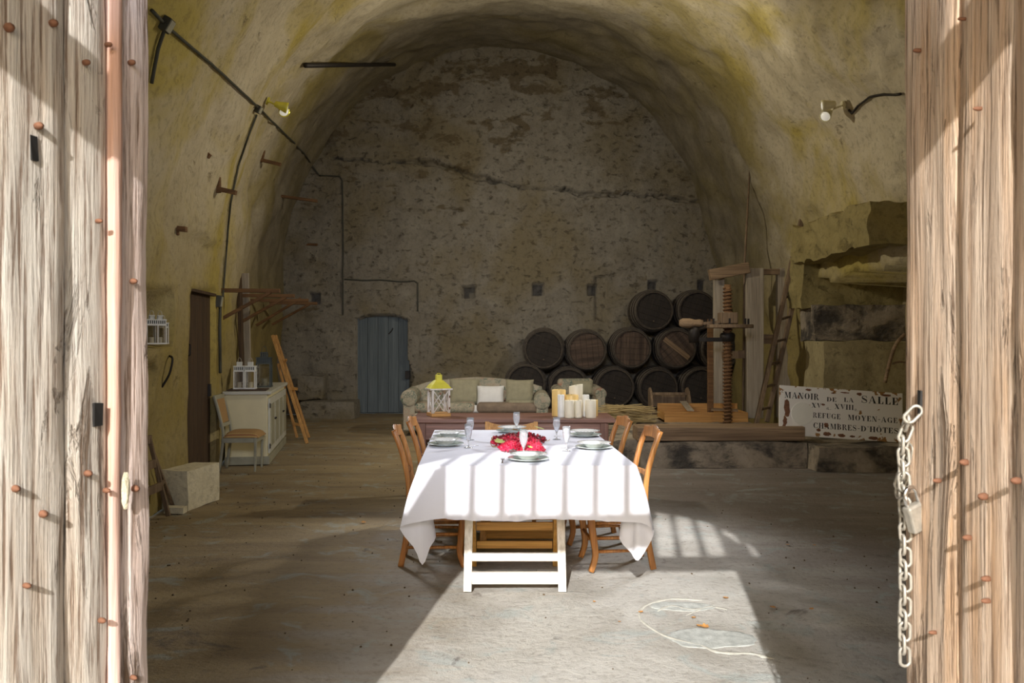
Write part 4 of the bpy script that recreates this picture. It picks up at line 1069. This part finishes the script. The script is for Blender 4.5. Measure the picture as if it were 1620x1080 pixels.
# ============================================================ painted sign
SW, SH = 1.50, .60
sg = thing('painted_sign', 'white chipped painted board with black lettering leaning on the stone bench', 'sign', (P(1331,0,10.35).x, 10.36, P(0,656,10.35).z+.012))
sg.rotation_euler = (R(-9), R(3.9), 0)
MB().grid(1,1,lambda u,v: Vector((0,0,0)))
MB().box((0, .01, 0), (SW, .02, SH)).build('board', M['sign'], sg, bevel=.002)
mb = MB(); mb.lathe([(0,-.004),(.135,-.004),(.138,0)], 40, (-.47, 0, -.03), 'Y'); o = mb.build('blank_disc', M['candlew'], sg)
class G(MB): pass
def rect(m, x0, z0, x1, z1): m.add([(x0,0,z0),(x1,0,z0),(x1,0,z1),(x0,0,z1)], [(0,1,2,3)])
def quad(m, pts): m.add([(x,0,z) for x, z in pts], [tuple(range(len(pts)))])
def arc(m, cx, cz, rx, rz, tk, tn, a0, a1, n=18):
    vs = []
    for i in range(n+1):
        a_ = R(a0+(a1-a0)*i/n); vs += [(cx+rx*cos(a_), 0, cz+rz*sin(a_)), (cx+(rx-tk)*cos(a_), 0, cz+(rz-tn)*sin(a_))]
    m.add(vs, [(2*i, 2*i+2, 2*i+3, 2*i+1) for i in range(n)])
K_, H_ = .2, .05     # thick stem, thin serif
def stem(m, x, w_=K_, z0=0, z1=1, sf=.07):
    rect(m, x, z0, x+w_, z1)
    if sf: rect(m, x-sf, z0, x+w_+sf, z0+H_); rect(m, x-sf, z1-H_, x+w_+sf, z1)
def glyph(m, ch):
    k = K_
    if ch == 'I': stem(m, .08); return .38
    if ch == 'L': stem(m, .08); rect(m, .08, 0, .62, H_); quad(m, [(.62,0),(.62,.34),(.58,.34),(.46,H_),(.46,0)]); return .68
    if ch == 'E':
        stem(m, .08); rect(m, .08, 0, .62, H_); rect(m, .08, 1-H_, .60, 1); rect(m, .2, .5-.025, .46, .525)
        quad(m, [(.64,0),(.64,.32),(.60,.32),(.48,H_),(.48,0)]); quad(m, [(.60,1),(.60,.70),(.56,.70),(.46,1-H_),(.46,1)]); rect(m, .43, .38, .48, .62); return .70
    if ch == 'F':
        stem(m, .08); rect(m, .08, 1-H_, .60, 1); rect(m, .2, .475, .46, .525); quad(m, [(.60,1),(.60,.70),(.56,.70),(.46,1-H_),(.46,1)]); rect(m, .43, .38, .48, .62); return .64
    if ch == 'H': stem(m, .08); stem(m, .56); rect(m, .2, .475, .6, .525); return .86
    if ch == 'T':
        stem(m, .26, z1=1, sf=.07); rect(m, .02, 1-H_, .70, 1); quad(m, [(.02,1),(.02,.70),(.06,.70),(.16,1)]); quad(m, [(.70,1),(.70,.70),(.66,.70),(.56,1)]); return .74
    if ch == 'A':
        quad(m, [(.34,1),(.46,1),(.80,0),(.57,0)]); quad(m, [(.36,1),(.40,.96),(.12,0),(.06,0)]); rect(m, .16, .30, .62, .35); rect(m, 0, 0, .20, H_); rect(m, .50, 0, .86, H_); return .88
    if ch == 'V':
        quad(m, [(.06,1),(.30,1),(.48,.22),(.42,0)]); quad(m, [(.42,0),(.47,.12),(.76,1),(.70,1)]); rect(m, 0, 1-H_, .36, 1); rect(m, .62, 1-H_, .84, 1); return .84
    if ch == 'X':
        quad(m, [(.06,1),(.30,1),(.78,0),(.54,0)]); quad(m, [(.10,0),(.16,0),(.74,1),(.68,1)]); rect(m, 0, 1-H_, .36, 1); rect(m, .6, 1-H_, .82, 1); rect(m, 0, 0, .26, H_); rect(m, .48, 0, .84, H_); return .86
    if ch == 'Y':
        quad(m, [(.04,1),(.28,1),(.50,.45),(.30,.45)]); quad(m, [(.46,.45),(.52,.45),(.76,1),(.70,1)]); rect(m, .30, 0, .50, .47); rect(m, 0, 1-H_, .34, 1); rect(m, .62, 1-H_, .82, 1); rect(m, .22, 0, .58, H_); return .82
    if ch == 'N':
        rect(m, .10, 0, .15, 1); rect(m, .68, 0, .73, 1); quad(m, [(.06,1),(.28,1),(.73,0),(.55,0)]); rect(m, 0, 1-H_, .25, 1); rect(m, 0, 0, .25, H_); rect(m, .58, 1-H_, .83, 1); return .86
    if ch == 'M':
        rect(m, .10, 0, .15, 1); stem(m, .72); quad(m, [(.06,1),(.28,1),(.52,.1),(.42,0)]); quad(m, [(.42,0),(.47,.08),(.76,1),(.70,1)]); rect(m, 0, 0, .25, H_); rect(m, 0, 1-H_, .2, 1); return 1.04
    if ch == 'O': arc(m, .40, .5, .38, .5, k, .03, -82, 82); arc(m, .40, .5, .38, .5, k, .03, 98, 262); return .84
    if ch == 'o': return 0
    if ch == 'Ô':
        w_ = glyph(m, 'O'); quad(m, [(.22,1.08),(.40,1.26),(.40,1.18),(.28,1.08)]); quad(m, [(.58,1.08),(.40,1.26),(.40,1.18),(.52,1.08)]); return w_
    if ch == 'D': stem(m, .08); arc(m, .30, .5, .46, .5, k, .04, -90, 90); rect(m, .2, 0, .32, .04); rect(m, .2, .96, .32, 1); return .82
    if ch == 'R':
        stem(m, .08); arc(m, .34, .75, .30, .25, .17, .04, -90, 90); rect(m, .2, .96, .36, 1); rect(m, .2, .5, .36, .54); quad(m, [(.38,.52),(.54,.46),(.80,0),(.58,0)]); return .82
    if ch == 'B':
        stem(m, .08); arc(m, .34, .76, .27, .24, .16, .04, -90, 90); arc(m, .34, .27, .34, .27, .19, .04, -90, 90); rect(m, .2, .96, .36, 1); rect(m, .2, .5, .36, .54); rect(m, .2, 0, .36, .04); return .76
    if ch in 'CG':
        arc(m, .42, .5, .40, .5, k, .04, 45, 315); quad(m, [(.72,1),(.72,.66),(.67,.66),(.60,.86),(.66,.9)])
        if ch == 'G': rect(m, .56, .0, .74, .42); rect(m, .48, .40, .82, .45); return .86
        rect(m, .68, .14, .73, .30); return .80
    if ch == 'S':
        arc(m, .34, .745, .28, .255, .09, .05, 40, 200); arc(m, .34, .255, .30, .255, .09, .05, -160, 20)
        quad(m, [(.06,.72),(.10,.56),(.52,.28),(.64,.30),(.60,.46),(.20,.72)]); rect(m, .54, .68, .59, .98); rect(m, .05, .02, .10, .34); return .70
    if ch == 'U': rect(m, .10, .3, .30, 1); rect(m, .62, .3, .67, 1); arc(m, .385, .32, .285, .32, .2, .04, 180, 300); arc(m, .385, .32, .285, .32, .05, .04, 300, 360); rect(m, 0, 1-H_, .40, 1); rect(m, .52, 1-H_, .78, 1); return .80
    if ch == '-': rect(m, .04, .40, .34, .50); return .40
    if ch == "'": quad(m, [(.06,1),(.20,1),(.13,.68)]); return .28
    if ch == '.': rect(m, .02, 0, .14, .12); return .22
    if ch == 'e': arc(m, .22, .26, .21, .26, .09, .05, 10, 330); rect(m, .06, .25, .42, .30); return .46
    if ch == '&': arc(m, .28, .56, .17, .18, .06, .05, 0, 360, 14); arc(m, .28, .22, .24, .24, .09, .05, 60, 350); quad(m, [(.16,.46),(.26,.46),(.62,0),(.50,0)]); return .66
    return .40
def text(s_, x0, z0, h, x1):
    m = MB(); x = 0
    for ch_ in s_:
        n0 = len(m.v); w_ = glyph(m, ch_) if ch_ != ' ' else .45
        for v in m.v[n0:]: v.x += x
        x += w_+.10
    x -= .10; k = (x1-x0)/x
    m.v = [Vector((x0+v.x*k, -.0012, z0+v.z*h)) for v in m.v]
    return m
def line(words):
    for s_, x0, x1, z, h in words: text(s_, x0, z, h, x1).build('lettering', M['black'], sg, fixn=False)
# board coords: px along 195 px = SW, pixel rows / .13 m
line([('MANOIR', -.69, -.27, .148, .075), ('DE', -.175, -.055, .140, .052), ('LA', .035, .155, .148, .052), ('SALLE', .245, .70, .152, .088)])
line([('XV', -.36, -.24, .052, .058), ('&.', -.18, -.12, .040, .040), ('XVIII', -.08, .155, .055, .062), ('e.', .165, .21, .045, .055)])
line([('REFUGE', -.345, -.005, -.068, .062), ('MOYEN-AGE', .085, .69, -.068, .064)])
line([('CHAMBRES', -.335, .19, -.195, .068), ("-D'HÔTES", .20, .70, -.195, .066)])
# flaked rust patches: thin raised scabs standing on the paint
mb = MB()
for x, z, w_, h_ in ((-.66,.03,.035,.11),(-.68,-.13,.025,.05),(-.69,-.2,.02,.03),(-.40,.265,.03,.015),(-.1,.245,.025,.008),(.22,.255,.03,.02),(-.27,-.215,.025,.02),(-.17,-.255,.05,.025),(.01,-.262,.045,.02),(.14,-.265,.035,.012),(.40,-.268,.06,.02),(.05,.26,.05,.008),(.55,.262,.06,.014),(-.52,.17,.012,.02),(-.22,.098,.025,.012),(-.18,-.15,.03,.03)):
    n0 = len(mb.v); pts = [(x+w_*cos(a_)*(1+.5*noise.noise(Vector((x*9+cos(a_)*2, z*9+sin(a_)*2, 1)))), -.002, z+h_*sin(a_)*(1+.6*noise.noise(Vector((x*9+cos(a_)*2, z*9+sin(a_)*2, 5))))) for a_ in [2*pi*i/16 for i in range(16)]]
    MB().add(pts, [tuple(range(16))]).build('rust_flake', M['rust'], sg, fixn=False)

# ============================================================ left side furniture
cb = thing('cupboard', 'cream low cupboard with panelled grey doors along the left wall', 'cupboard', (-3.0, 10.5, 0), math.atan2(2.2, -.37))
# local x runs along the front away from the camera, local y towards the wall
Lc, Dc, Hc = 2.15, .50, .86
MB().box((Lc/2, Dc/2+.01, Hc/2+.04), (Lc, Dc, Hc-.08)).build('body', M['cream'], cb, bevel=.004)
MB().box((Lc/2, Dc/2, .05), (Lc+.02, Dc+.03, .10)).build('plinth', M['greige'], cb, bevel=.004)
MB().box((Lc/2, Dc/2, Hc+.02), (Lc+.06, Dc+.07, .04)).build('top', M['sage'], cb, bevel=.006)
for k in range(4):
    x0 = .04+k*(Lc-.08)/4; w_ = (Lc-.08)/4-.01
    dr_ = MB().box((x0+w_/2+.005, -.005, .47), (w_, .025, .68)).build('door', M['sage'], cb, bevel=.003)
    MB().box((x0+w_/2+.005, -.020, .47), (w_-.14, .012, .52)).build('panel', M['greige'], dr_, bevel=.005)
    MB().lathe([(0,-.035),(.012,-.03),(.012,-.01)], 10, (x0+(w_-.03 if k % 2 == 0 else .04), -.01, .52), 'Y').build('knob', M['iron'], dr_)
for z in (.22,.72): MB().box((.03,-.02,z),(.02,.012,.06)).build('hinge', M['iron'], cb)
CT = Hc+.041
def cbw(x, y): m_ = cb.matrix_basis; return Matrix.Rotation(math.atan2(2.2, -.37), 3, 'Z') @ Vector((x, y, 0))+Vector((-3.0, 10.5, 0))
p_ = cbw(.20,.26); o = MB().box((0,0,.01), (.34,.46,.02)).build('tray', M['darkdoor'], bevel=.004); o.location = (p_.x, p_.y, CT); o.rotation_euler = (0,0,math.atan2(2.2,-.37)); tag(o, 'flat dark tray under the two white lanterns on the cupboard', 'tray')
def metal_lantern(w_, h, mt, name):
    r = thing(name, '', 'lantern'); m_ = M[mt]; hb = h*.62
    MB().box((0,0,.008), (w_*1.06, w_*1.06, .016)).build('base', m_, r)
    for x in (-1,1):
        for y in (-1,1): MB().box((x*w_*.46, y*w_*.46, .016+hb/2), (w_*.09, w_*.09, hb)).build('post', m_, r)
    MB().box((0,0,hb+.02), (w_, w_, .02)).build('upper_frame', m_, r)
    for s_ in (-1,1):
        MB().box((0,s_*w_*.44,.016+hb/2), (w_*.84,.002,hb)).build('pane', M['pane'], r); MB().box((s_*w_*.44,0,.016+hb/2), (.002,w_*.84,hb)).build('pane', M['pane'], r)
    # slotted collar
    zc = hb+.03; hc = h*.12
    for side_ in range(4):
        q = Matrix.Rotation(side_*pi/2, 4, 'Z'); mb = MB()
        for i in range(6): mb.box((-w_*.44+i*w_*.176, -w_*.46, zc+hc/2), (w_*.07, .006, hc))
        o_ = mb.build('grille', m_, r); o_.matrix_local = q
    MB().box((0,0,zc+hc+.006), (w_*1.04,w_*1.04,.012)).build('roof', m_, r)
    MB().box((0,0,zc+hc/2), (w_*.8,w_*.8,hc*.9)).build('collar_core', M['dlant'], r)
    zt_ = zc+hc+.012; ht = h*.13
    mb = MB()
    for i in range(4):
        for j in (-1,1): mb.box((-w_*.21+i*w_*.14, j*w_*.22, zt_+ht/2), (w_*.06,.005,ht)); mb.box((j*w_*.22, -w_*.21+i*w_*.14, zt_+ht/2), (.005,w_*.06,ht))
    mb.box((0,0,zt_+ht), (w_*.5,w_*.5,.01)); mb.build('chimney', m_, r)
    MB().tube([(w_*.18*cos(a_), 0, zt_+ht+.005+w_*.42*sin(a_)) for a_ in [pi*i/10 for i in range(11)]], .0035, 6).build('handle', M['steel'] if mt != 'dlant' else m_, r)
    MB().lathe([(0,.016),(w_*.2,.016),(w_*.2,.016+h*.2),(0,.016+h*.2)], 12).build('candle', M['candle'] if mt != 'dlant' else M['greige'], r)
    return r
l0 = metal_lantern(.125, .33, 'lant', 'metal_lantern')
gp = 'white metal lanterns'
for k, (px, Y, sc, z, lb) in enumerate([(379,10.62,1,CT+.021,'white slotted lantern on the cupboard tray, left of the pair'),(396.5,10.62,1,CT+.021,'white slotted lantern on the cupboard tray, right of the pair'),
   (240,7.62,.78,None,'white slotted lantern in the wall niche, left one'),(253,7.70,.78,None,'white slotted lantern in the wall niche, right one'),(258,8.02,.70,None,'white slotted lantern at the back right of the wall niche')]):
    o = l0 if k == 0 else dup(l0)
    X = P(px,0,Y).x
    if z is None: z = 1.497
    o.location = (X, Y, z); o.scale = (sc, sc, sc); o.rotation_euler = (0,0,.12 if k < 2 else .55); o['label'] = lb; o['group'] = gp
dlm = metal_lantern(.19, .48, 'dlant', 'metal_lantern'); dlm.location = (P(418,0,11.4).x, 11.4, CT); dlm['label'] = 'tall dark metal lantern at the back of the cupboard top'; dlm.rotation_euler = (0,0,.15)
# chair with striped seat
sc_ = thing('side_chair', 'grey-painted chair with striped padded seat before the cream cupboard', 'chair', (-3.17, 10.08, 0), .08)
pw = M['greige']
for y in (-.19,.19):
    MB().sweep([(.17,y*.95,0),(.18,y,.40)], [(.022,.022),(.036,.036)]).build('leg', pw, sc_)
    pts = smoothpath([(-.24,y*.9,0),(-.19,y*.95,.40),(-.22,y,.62),(-.29,y,.88)], 4)
    MB().sweep(pts, [(.032,.032)]*len(pts)).build('leg', pw, sc_, smooth=True)
for a_, b_ in (((-.19,-.19,.37),(.18,-.19,.37)),((-.19,.19,.37),(.18,.19,.37)),((.18,-.19,.37),(.18,.19,.37)),((-.19,-.19,.37),(-.19,.19,.37))): MB().bar(a_, b_, .025, .06).build('seat_rail', pw, sc_, bevel=.004)
mb = MB().grid(14,14,lambda u,v: Vector((-.19+.41*u, (v-.5)*.42, .40+.075*((1-abs(2*u-1)**4)*(1-abs(2*v-1)**4))**.5))); q = MB().grid(1,1,lambda u,v: Vector((-.19+.41*u,(v-.5)*.42,.398))); mb.add(q.v,q.f)
mb.build('seat', M['stripe'], sc_, smooth=True)
MB().bar((-.285,-.19,.86),(-.285,.19,.86),.035,.06).build('crest_rail', pw, sc_, bevel=.006); MB().bar((-.215,-.19,.54),(-.215,.19,.54),.03,.04).build('back_rail', pw, sc_)
MB().bar((-.222,0,.56),(-.275,0,.84),.32,.025,(1,0,.2)).build('back_panel', M['stripe'], sc_, bevel=.006)
# orange folding frame / easel behind the cupboard
ez = thing('folding_ladder', 'narrow orange wooden folding ladder leaning behind the cream cupboard', 'ladder', (0,0,0))
def ez_bar(a_, Ya, b_, Yb, w_=.045, nm='rail'): 
    MB().bar(P(*a_, Ya), P(*b_, Yb), w_, .03, (0,1,0)).build(nm, M['oranz'], ez, bevel=.003)
ez_bar((431,530),13.0,(486,701),12.62); ez_bar((436,530),13.25,(489,692),13.05,.035); ez_bar((440,575),13.1,(470,692),12.95,.035)
ez_bar((441,565),13.2,(447,582),13.05,.03,'brace'); ez_bar((446,582),13.05,(453,568),13.0,.03,'brace'); ez_bar((458,614),12.9,(470,615),13.1,.04,'rung'); ez_bar((465,670),12.8,(480,673),12.75,.04,'rung')
# dark wooden stepladder at the lower left
sl_ = thing('stepladder', 'dark wooden folding stepladder against the left wall beside the pale limestone block', 'stepladder', (0,0,0))
def bb(a_, b_, w_=.035, nm='rail'): MB().bar(a_, b_, w_, .025, (0,1,0)).build(nm, M['darkdoor'] if 0 else M['old'], sl_, bevel=.002)
T0 = Vector((-3.13,7.36,.70)); T1 = Vector((-3.13,7.02,.70)); F0 = Vector((-2.98,7.40,.01)); F1 = Vector((-2.98,6.98,.01)); G0 = Vector((-3.06,7.72,.01)); G1 = Vector((-3.10,6.72,.01))
bb(T0, F0); bb(T1, F1); bb(T0+Vector((-.02,.03,-.02)), G0, .028); bb(T1+Vector((-.02,-.03,-.02)), G1, .028)
for f_ in (.03,.33,.62): bb(T0.lerp(F0, f_)+Vector((0,.02,0)), T1.lerp(F1, f_)-Vector((0,.02,0)), .07, 'step')
bb(T0.lerp(G0,.6), T0.lerp(F0,.62), .02, 'brace'); bb(T1.lerp(G1,.6), T1.lerp(F1,.62), .02, 'brace')

# ------------------------------------------------------------ things fixed on the walls
def wall_peg(pts_arm, pts_stub, label):
    a_, n_ = hit(*pts_arm[0]); r = thing('wall_peg', label, 'peg', a_, 0, 'wooden pegs in the left wall')
    dY = a_.y; b_ = P(pts_arm[1][0], pts_arm[1][1], a_.y-.02)
    MB().bar((n_*-.12), b_-a_, .055, .05).jitter(.008, 9).build('peg', M['peg'], r, bevel=.004)
    if pts_stub:
        s0 = P(*pts_stub[0], a_.y)-a_; s1 = P(*pts_stub[1], a_.y)-a_
        MB().bar(s0-n_*.0, s1, .05, .05, (0,1,0)).jitter(.01, 9).build('wedge', M['peg'], r, bevel=.004)
wall_peg(((344,297),(374,305)), ((345,280),(346,305)), 'reddish wooden peg with upright wedge, middle height on the left wall near the hanging cable')
wall_peg(((413,254),(444,260)), ((418,232),(413,256)), 'wooden peg with upright wedge on the left wall below the twin spotlight')
wall_peg(((281,362),(295,363)), ((279,333),(279,372)), 'short stout wooden peg with upright wedge on the left wall above the dark door')
wall_peg(((445,310),(502,318)), None, 'long thin dark peg high at the left end of the end wall')
wall_peg(((450,385),(502,387)), None, 'long thin dark peg low on the end wall, just above the shelf brackets')
wall_peg(((332,235),(332,248)), None, 'tiny peg stub on the left wall above the reddish wedge')
def bracket(px0, py0, px1, py1, sx0, sy0, sx1, sy1, Y, lb):
    a_ = P(px0, py0, Y); r = thing('shelf_bracket', lb, 'bracket', a_, 0, 'wooden shelf brackets on the left wall')
    MB().bar((-.25,0,0), P(px1, py1, Y)-a_, .05, .05).build('arm', M['peg'], r, bevel=.004)
    s0 = P(sx0, sy0, Y)-a_; s1 = P(sx1, sy1, Y)-a_; d_ = (s0-s1).normalized()
    MB().bar(s0+d_*.15, s1, .04, .045, (0,1,0)).build('strut', M['peg'], r, bevel=.004)
bracket(363,459,443,460,362,498,428,462,10.7,'rust-brown shelf bracket on the left wall, nearest and longest of the four')
bracket(394,467,466,468,396,501,452,470,12.5,'shelf bracket on the left wall, second from the camera')
bracket(420,475,488,475,418,507,476,472,13.9,'shelf bracket on the left wall, third from the camera')
bracket(449,479,502,480,442,507,490,481,15.3,'darkest shelf bracket, farthest of the four, beside the square hole')
# leaning board
o = MB().bar(Vector((-3.95,12.75,0.0)), P(386,432,12.6), .05, .15, (1,0,0)).jitter(.01, 2).build('leaning_board', M['pale'], bevel=.005); tag(o, 'tall pale board leaning on the left wall behind the cupboard', 'board')
o = MB().bar(Vector((-3.88,12.35,0.0)), P(378,425,12.35), .10, .05, (1,0,0)).build('board_shade', M['darkdoor'], bevel=.005); tag(o, 'dark bar standing in for the shade beside the tall pale board', 'shadow')  # dark bar added as the shadow left of the pale board
# cables
def cable(pts, rad, label, name='electric_cable', mt='cable', sag=1, cat='cable'):
    q = []
    for (x0, y0), (x1, y1) in zip(pts, pts[1:]):
        n = max(2, int(sqrt((x1-x0)**2+(y1-y0)**2)/9))
        for i in range(n): q.append(hit(x0+(x1-x0)*i/n, y0+(y1-y0)*i/n, rad*1.6)[0])
    q.append(hit(*pts[-1], rad*1.6)[0])
    o = MB().tube(q, rad, 6).build(name, M[mt], smooth=True); return tag(o, label, cat)
cable([(236,14),(258,38),(300,75),(345,112),(405,168),(440,202),(478,240),(505,277)], .014, 'main electric cable crossing the left vault from junction box to end wall')
cable([(257,42),(246,75),(236,130)], .014, 'cable dropping from the upper junction box beside the left gate leaf')
cable([(404,180),(390,215),(374,262),(362,320),(358,360),(354,420),(350,470)], .013, 'vertical cable dropping down the left wall from the lower junction box')
cable([(505,278),(538,279),(542,286),(543,380),(543,440),(543,498)], .014, 'thin conduit running down the end wall left of the blue door')
cable([(545,443),(600,444),(655,444),(661,448),(661,492)], .014, 'thin conduit running over the blue door')
cable([(344,478),(343,520),(344,590)], .020, 'short conduit on the wall right of the dark plank door')
for px, py, s_, lb in ((258,36,.11,'grey junction box at the top left of the vault'),(405,171,.09,'small grey junction box below the twin spotlight'),(342,476,.14,'small switch box beside the dark plank door')):
    q, n_ = hit(px, py, .03); r = thing('junction_box', lb, 'box', q); r.rotation_euler = n_.to_track_quat('-Y', 'Z').to_euler()
    MB().box((0,0,0), (s_*.8,.06,s_)).build('case', M['cable'], r, bevel=.006); MB().box((0,-.035,0), (s_*.66,.012,s_*.84)).build('lid', M['greige'], r, bevel=.004)
# iron tie bar
a_ = hit(479, 99, .05)[0]; b_ = hit(622, 100, .05)[0]
o = MB().tube([a_, b_], .035, 8).build('iron_tie_bar', M['iron'], smooth=True); tag(o, 'black iron bar spanning the upper left curve of the vault', 'bar')
# iron hook by the rough hole of the left wall
q, n_ = hit(256, 612, 0)
o = MB().tube(smoothpath([q, q+Vector((.07,0,.12)), q+Vector((.10,0,.26)), q+Vector((.05,.05,.29))], 4), .011, 6).build('iron_hook', M['iron'], smooth=True); tag(o, 'bent iron hook in the left wall below the lantern niche', 'hook')
# spot lamps
def spot(px, py, aim, mt, label, twin):
    q, n_ = hit(px, py, .02); r = thing('spotlight', label, 'lamp', q)
    arm = n_*.14
    MB().lathe([(0,0),(.05,0),(.05,.02),(0,.02)], 14).build('wall_plate', M[mt], r).rotation_euler = n_.to_track_quat('Z', 'Y').to_euler()
    MB().tube([Vector((0,0,0)), arm], .012, 6).build('arm', M[mt], r)
    for k, (d_, o_) in enumerate(aim):
        if k == 1: d_ = Vector((.05, 6.2, .7))-(q+arm+Vector(o_))
        d_ = Vector(d_).normalized(); hd = MB().lathe([(0,-.09),(.035,-.08),(.045,-.03),(.065,.05),(.068,.075),(.062,.075)], 16).build('shade', M[mt], r, smooth=True)
        hd.location = arm+Vector(o_); MB().tube([arm-n_*.02, arm+Vector(o_)-d_*.06], .012, 6).build('arm', M[mt], r); hd.rotation_euler = d_.to_track_quat('Z', 'Y').to_euler()
        bl = MB().lathe([(0,.082),(.03,.078),(.055,.066),(.06,.05)], 16).build('bulb', M['bulb'], hd, smooth=True)
        lt = bpy.data.lights.new('spot_lamp_light', 'SPOT'); lt.energy = LAMP if k == 0 else TABLE_LAMP; lt.spot_size = R(160 if k == 0 else 38); lt.spot_blend = 1 if k == 0 else .6; lt.shadow_soft_size = .06 if k == 0 else .5; lt.color = (1,.91,.74) if k == 0 else (.93,.94,1)
        lo = bpy.data.objects.new('spot_lamp_light', lt); C.objects.link(lo); lo.parent = r; lo.location = arm+Vector(o_)+d_*.12; lo.rotation_euler = d_.to_track_quat('-Z', 'Y').to_euler()
    return r
m, t, b, tc = base_mat('lamp_bulb', .3); b.inputs['Base Color'].default_value = (.9,.9,.85,1); b.inputs['Emission Color'].default_value = (1,.95,.85,1); b.inputs['Emission Strength'].default_value = .15; M['bulb'] = m
LAMP = 275; TABLE_LAMP = 430
spot(420, 158, [((.9,.35,-.25),(.06,-.06,-.02)), ((.5,.7,-.5),(.04,.08,-.03))], 'yellow', 'yellow twin spotlight fixed on the left vault by the cable', True)
spot(1338, 165, [((-.9,.2,-.1),(-.08,-.06,.03)), ((-.8,.3,-.4),(-.05,.06,-.05))], 'cream', 'pale twin spotlight with white bulb fixed high on the right vault', True)
cable([(1345,172),(1350,178),(1360,165),(1378,152),(1400,147),(1428,148)], .014, 'black cable running from the right spotlight to the gate side', mt='iron')

# ------------------------------------------------------------ floor details
mb = MB()
for rr in ((0.44,.30),):
    pass
def floorpatch(name, cx, cy, rx, ry, seed, mat, lb, hgt=.003, ring=None):
    mb = MB(); n = 40; pts = []
    def rr(a_, k): return k*(1+.22*noise.noise(Vector((cos(a_)*1.6, sin(a_)*1.6, seed)))+.10*noise.noise(Vector((cos(a_)*6, sin(a_)*6, seed))))
    ks = [ring, .97, 1.0] if ring else [0.02, .9, .97, 1.0]
    for k in ks:
        for i in range(n):
            a_ = 2*pi*i/n; x = cx+rx*rr(a_, k)*cos(a_); y = cy+ry*rr(a_, k)*sin(a_)
            z = floor_z(x, y)+(hgt if k < .99 else -.004)
            if ring and k == ring: z = floor_z(x, y)-.002
            pts.append((x, y, z))
    if ring:
        pts2 = []
        for i in range(n):
            a_ = 2*pi*i/n; k = ring+.03; x = cx+rx*rr(a_, k)*cos(a_); y = cy+ry*rr(a_, k)*sin(a_); pts2.append((x, y, floor_z(x, y)+hgt))
        pts = pts[:n]+pts2+pts[n:]
    m_ = len(pts)//n
    mb.add(pts, [(j*n+i, j*n+(i+1)%n, (j+1)*n+(i+1)%n, (j+1)*n+i) for j in range(m_-1) for i in range(n)])
    o = mb.build(name, M[mat], fl_o, smooth=True); return o
def floor_z(x, y): return .012*fbm(Vector((x*1.1, y*1.1, 0)), 3)-.006
def floor_arc(pts, w_, seed):
    q = smoothpath([P(px, py, EYE*F/(py-HZ)) for px, py in pts], 8); mb = MB(); vs = []
    for i, p in enumerate(q):
        d = (q[min(i+1, len(q)-1)]-q[max(i-1, 0)]).normalized(); nn = Vector((-d.y, d.x, 0)); ww = w_*(.35+1.5*abs(noise.noise(Vector((i*.23, seed, 0)))))*min(1, i/4, (len(q)-1-i)/4+.02)
        for k_, hh in ((-1, -.004), (-.6, .003), (.6, .003), (1, -.004)):
            r_ = p+nn*ww*k_*(1+.5*noise.noise(Vector((i*.7, seed, k_)))); vs.append((r_.x, r_.y, floor_z(r_.x, r_.y)+hh))
    mb.add(vs, [(i*4+k_, i*4+k_+1, i*4+k_+5, i*4+k_+4) for i in range(len(q)-1) for k_ in range(3)]); mb.build('cement_patch', M['patch'], fl_o, smooth=True)
floor_arc([(1110,948),(1060,946),(1020,958),(1012,975),(1030,992),(1062,1008),(1110,1020)], .022, 1)
floor_arc([(1105,1018),(1140,1030),(1190,1032),(1225,1040)], .03, 2)
floor_arc([(1130,955),(1095,962),(1062,957),(1040,966)], .02, 3)
floor_arc([(1150,962),(1120,958),(1085,972)], .012, 4)
floorpatch('cement_patch', 1.02, 4.42, .22, .16, 9, 'patchb', '', .0025)
floorpatch('cement_patch', .98, 4.95, .20, .08, 5, 'patchb', '', .0025)
for k, (px, py, s_) in enumerate(((1115,991,.05),(1106,990,.035),(1148,947,.04),(1098,977,.03),(1014,969,.03),(940,953,.02),(1222,962,.04),(1246,862,.035),(850,700,.0),(1284,965,.03),(575,826,.05),(1288,863,.03),(980,985,.02),(760,905,.02))):
    if s_ == 0: continue
    Y = EYE*F/(py-HZ); o = leafmesh(MB(), (0,0,.006), s_, k*1.3, .15, .5).build('dry_leaf', M['leafd']); o.location = (P(px,0,Y).x, Y, floor_z(P(px,0,Y).x, Y)+.002)
    wh = ['largest leaf in the sunlit path, under the cement ring','small leaf touching the largest one in the sunlit path','leaf near the right edge of the sunlit path','small leaf on the cement ring','small leaf left of the cement ring','tiny leaf on the sunlit path right of the trestle','leaf in the shade just right of the sunlit path','leaf on the dark floor right of the arched light','','leaf on the dark floor farther right of the path','leaf on the brown floor left of the dining table','leaf on the dark floor by the grey stain at right','tiny leaf in the centre of the sunlit path','tiny leaf beside the left foot of the white trestle'][k]
    tag(o, 'dry brown '+wh, 'leaf', 'dry leaves on the floor')
rnd = random.Random(5); mb = MB()
for i in range(650):
    x = rnd.uniform(-3.2,4.2); y = rnd.uniform(3.2,12); s_ = rnd.uniform(.003,.009)
    if -0.9+.15*(y-2) < x < 1.0+.15*(y-2) and rnd.random() < .75: continue
    mb.add([v*s_*rnd.uniform(.6,1.2)+Vector((x, y, floor_z(x,y)+s_*.3)) for v in IV], IFc)
o = mb.build('floor_grit', M['dirt'], fixn=False); o['kind'] = 'stuff'; tag(o, 'scattered dark grit and crumbs on the cave floor', 'debris')
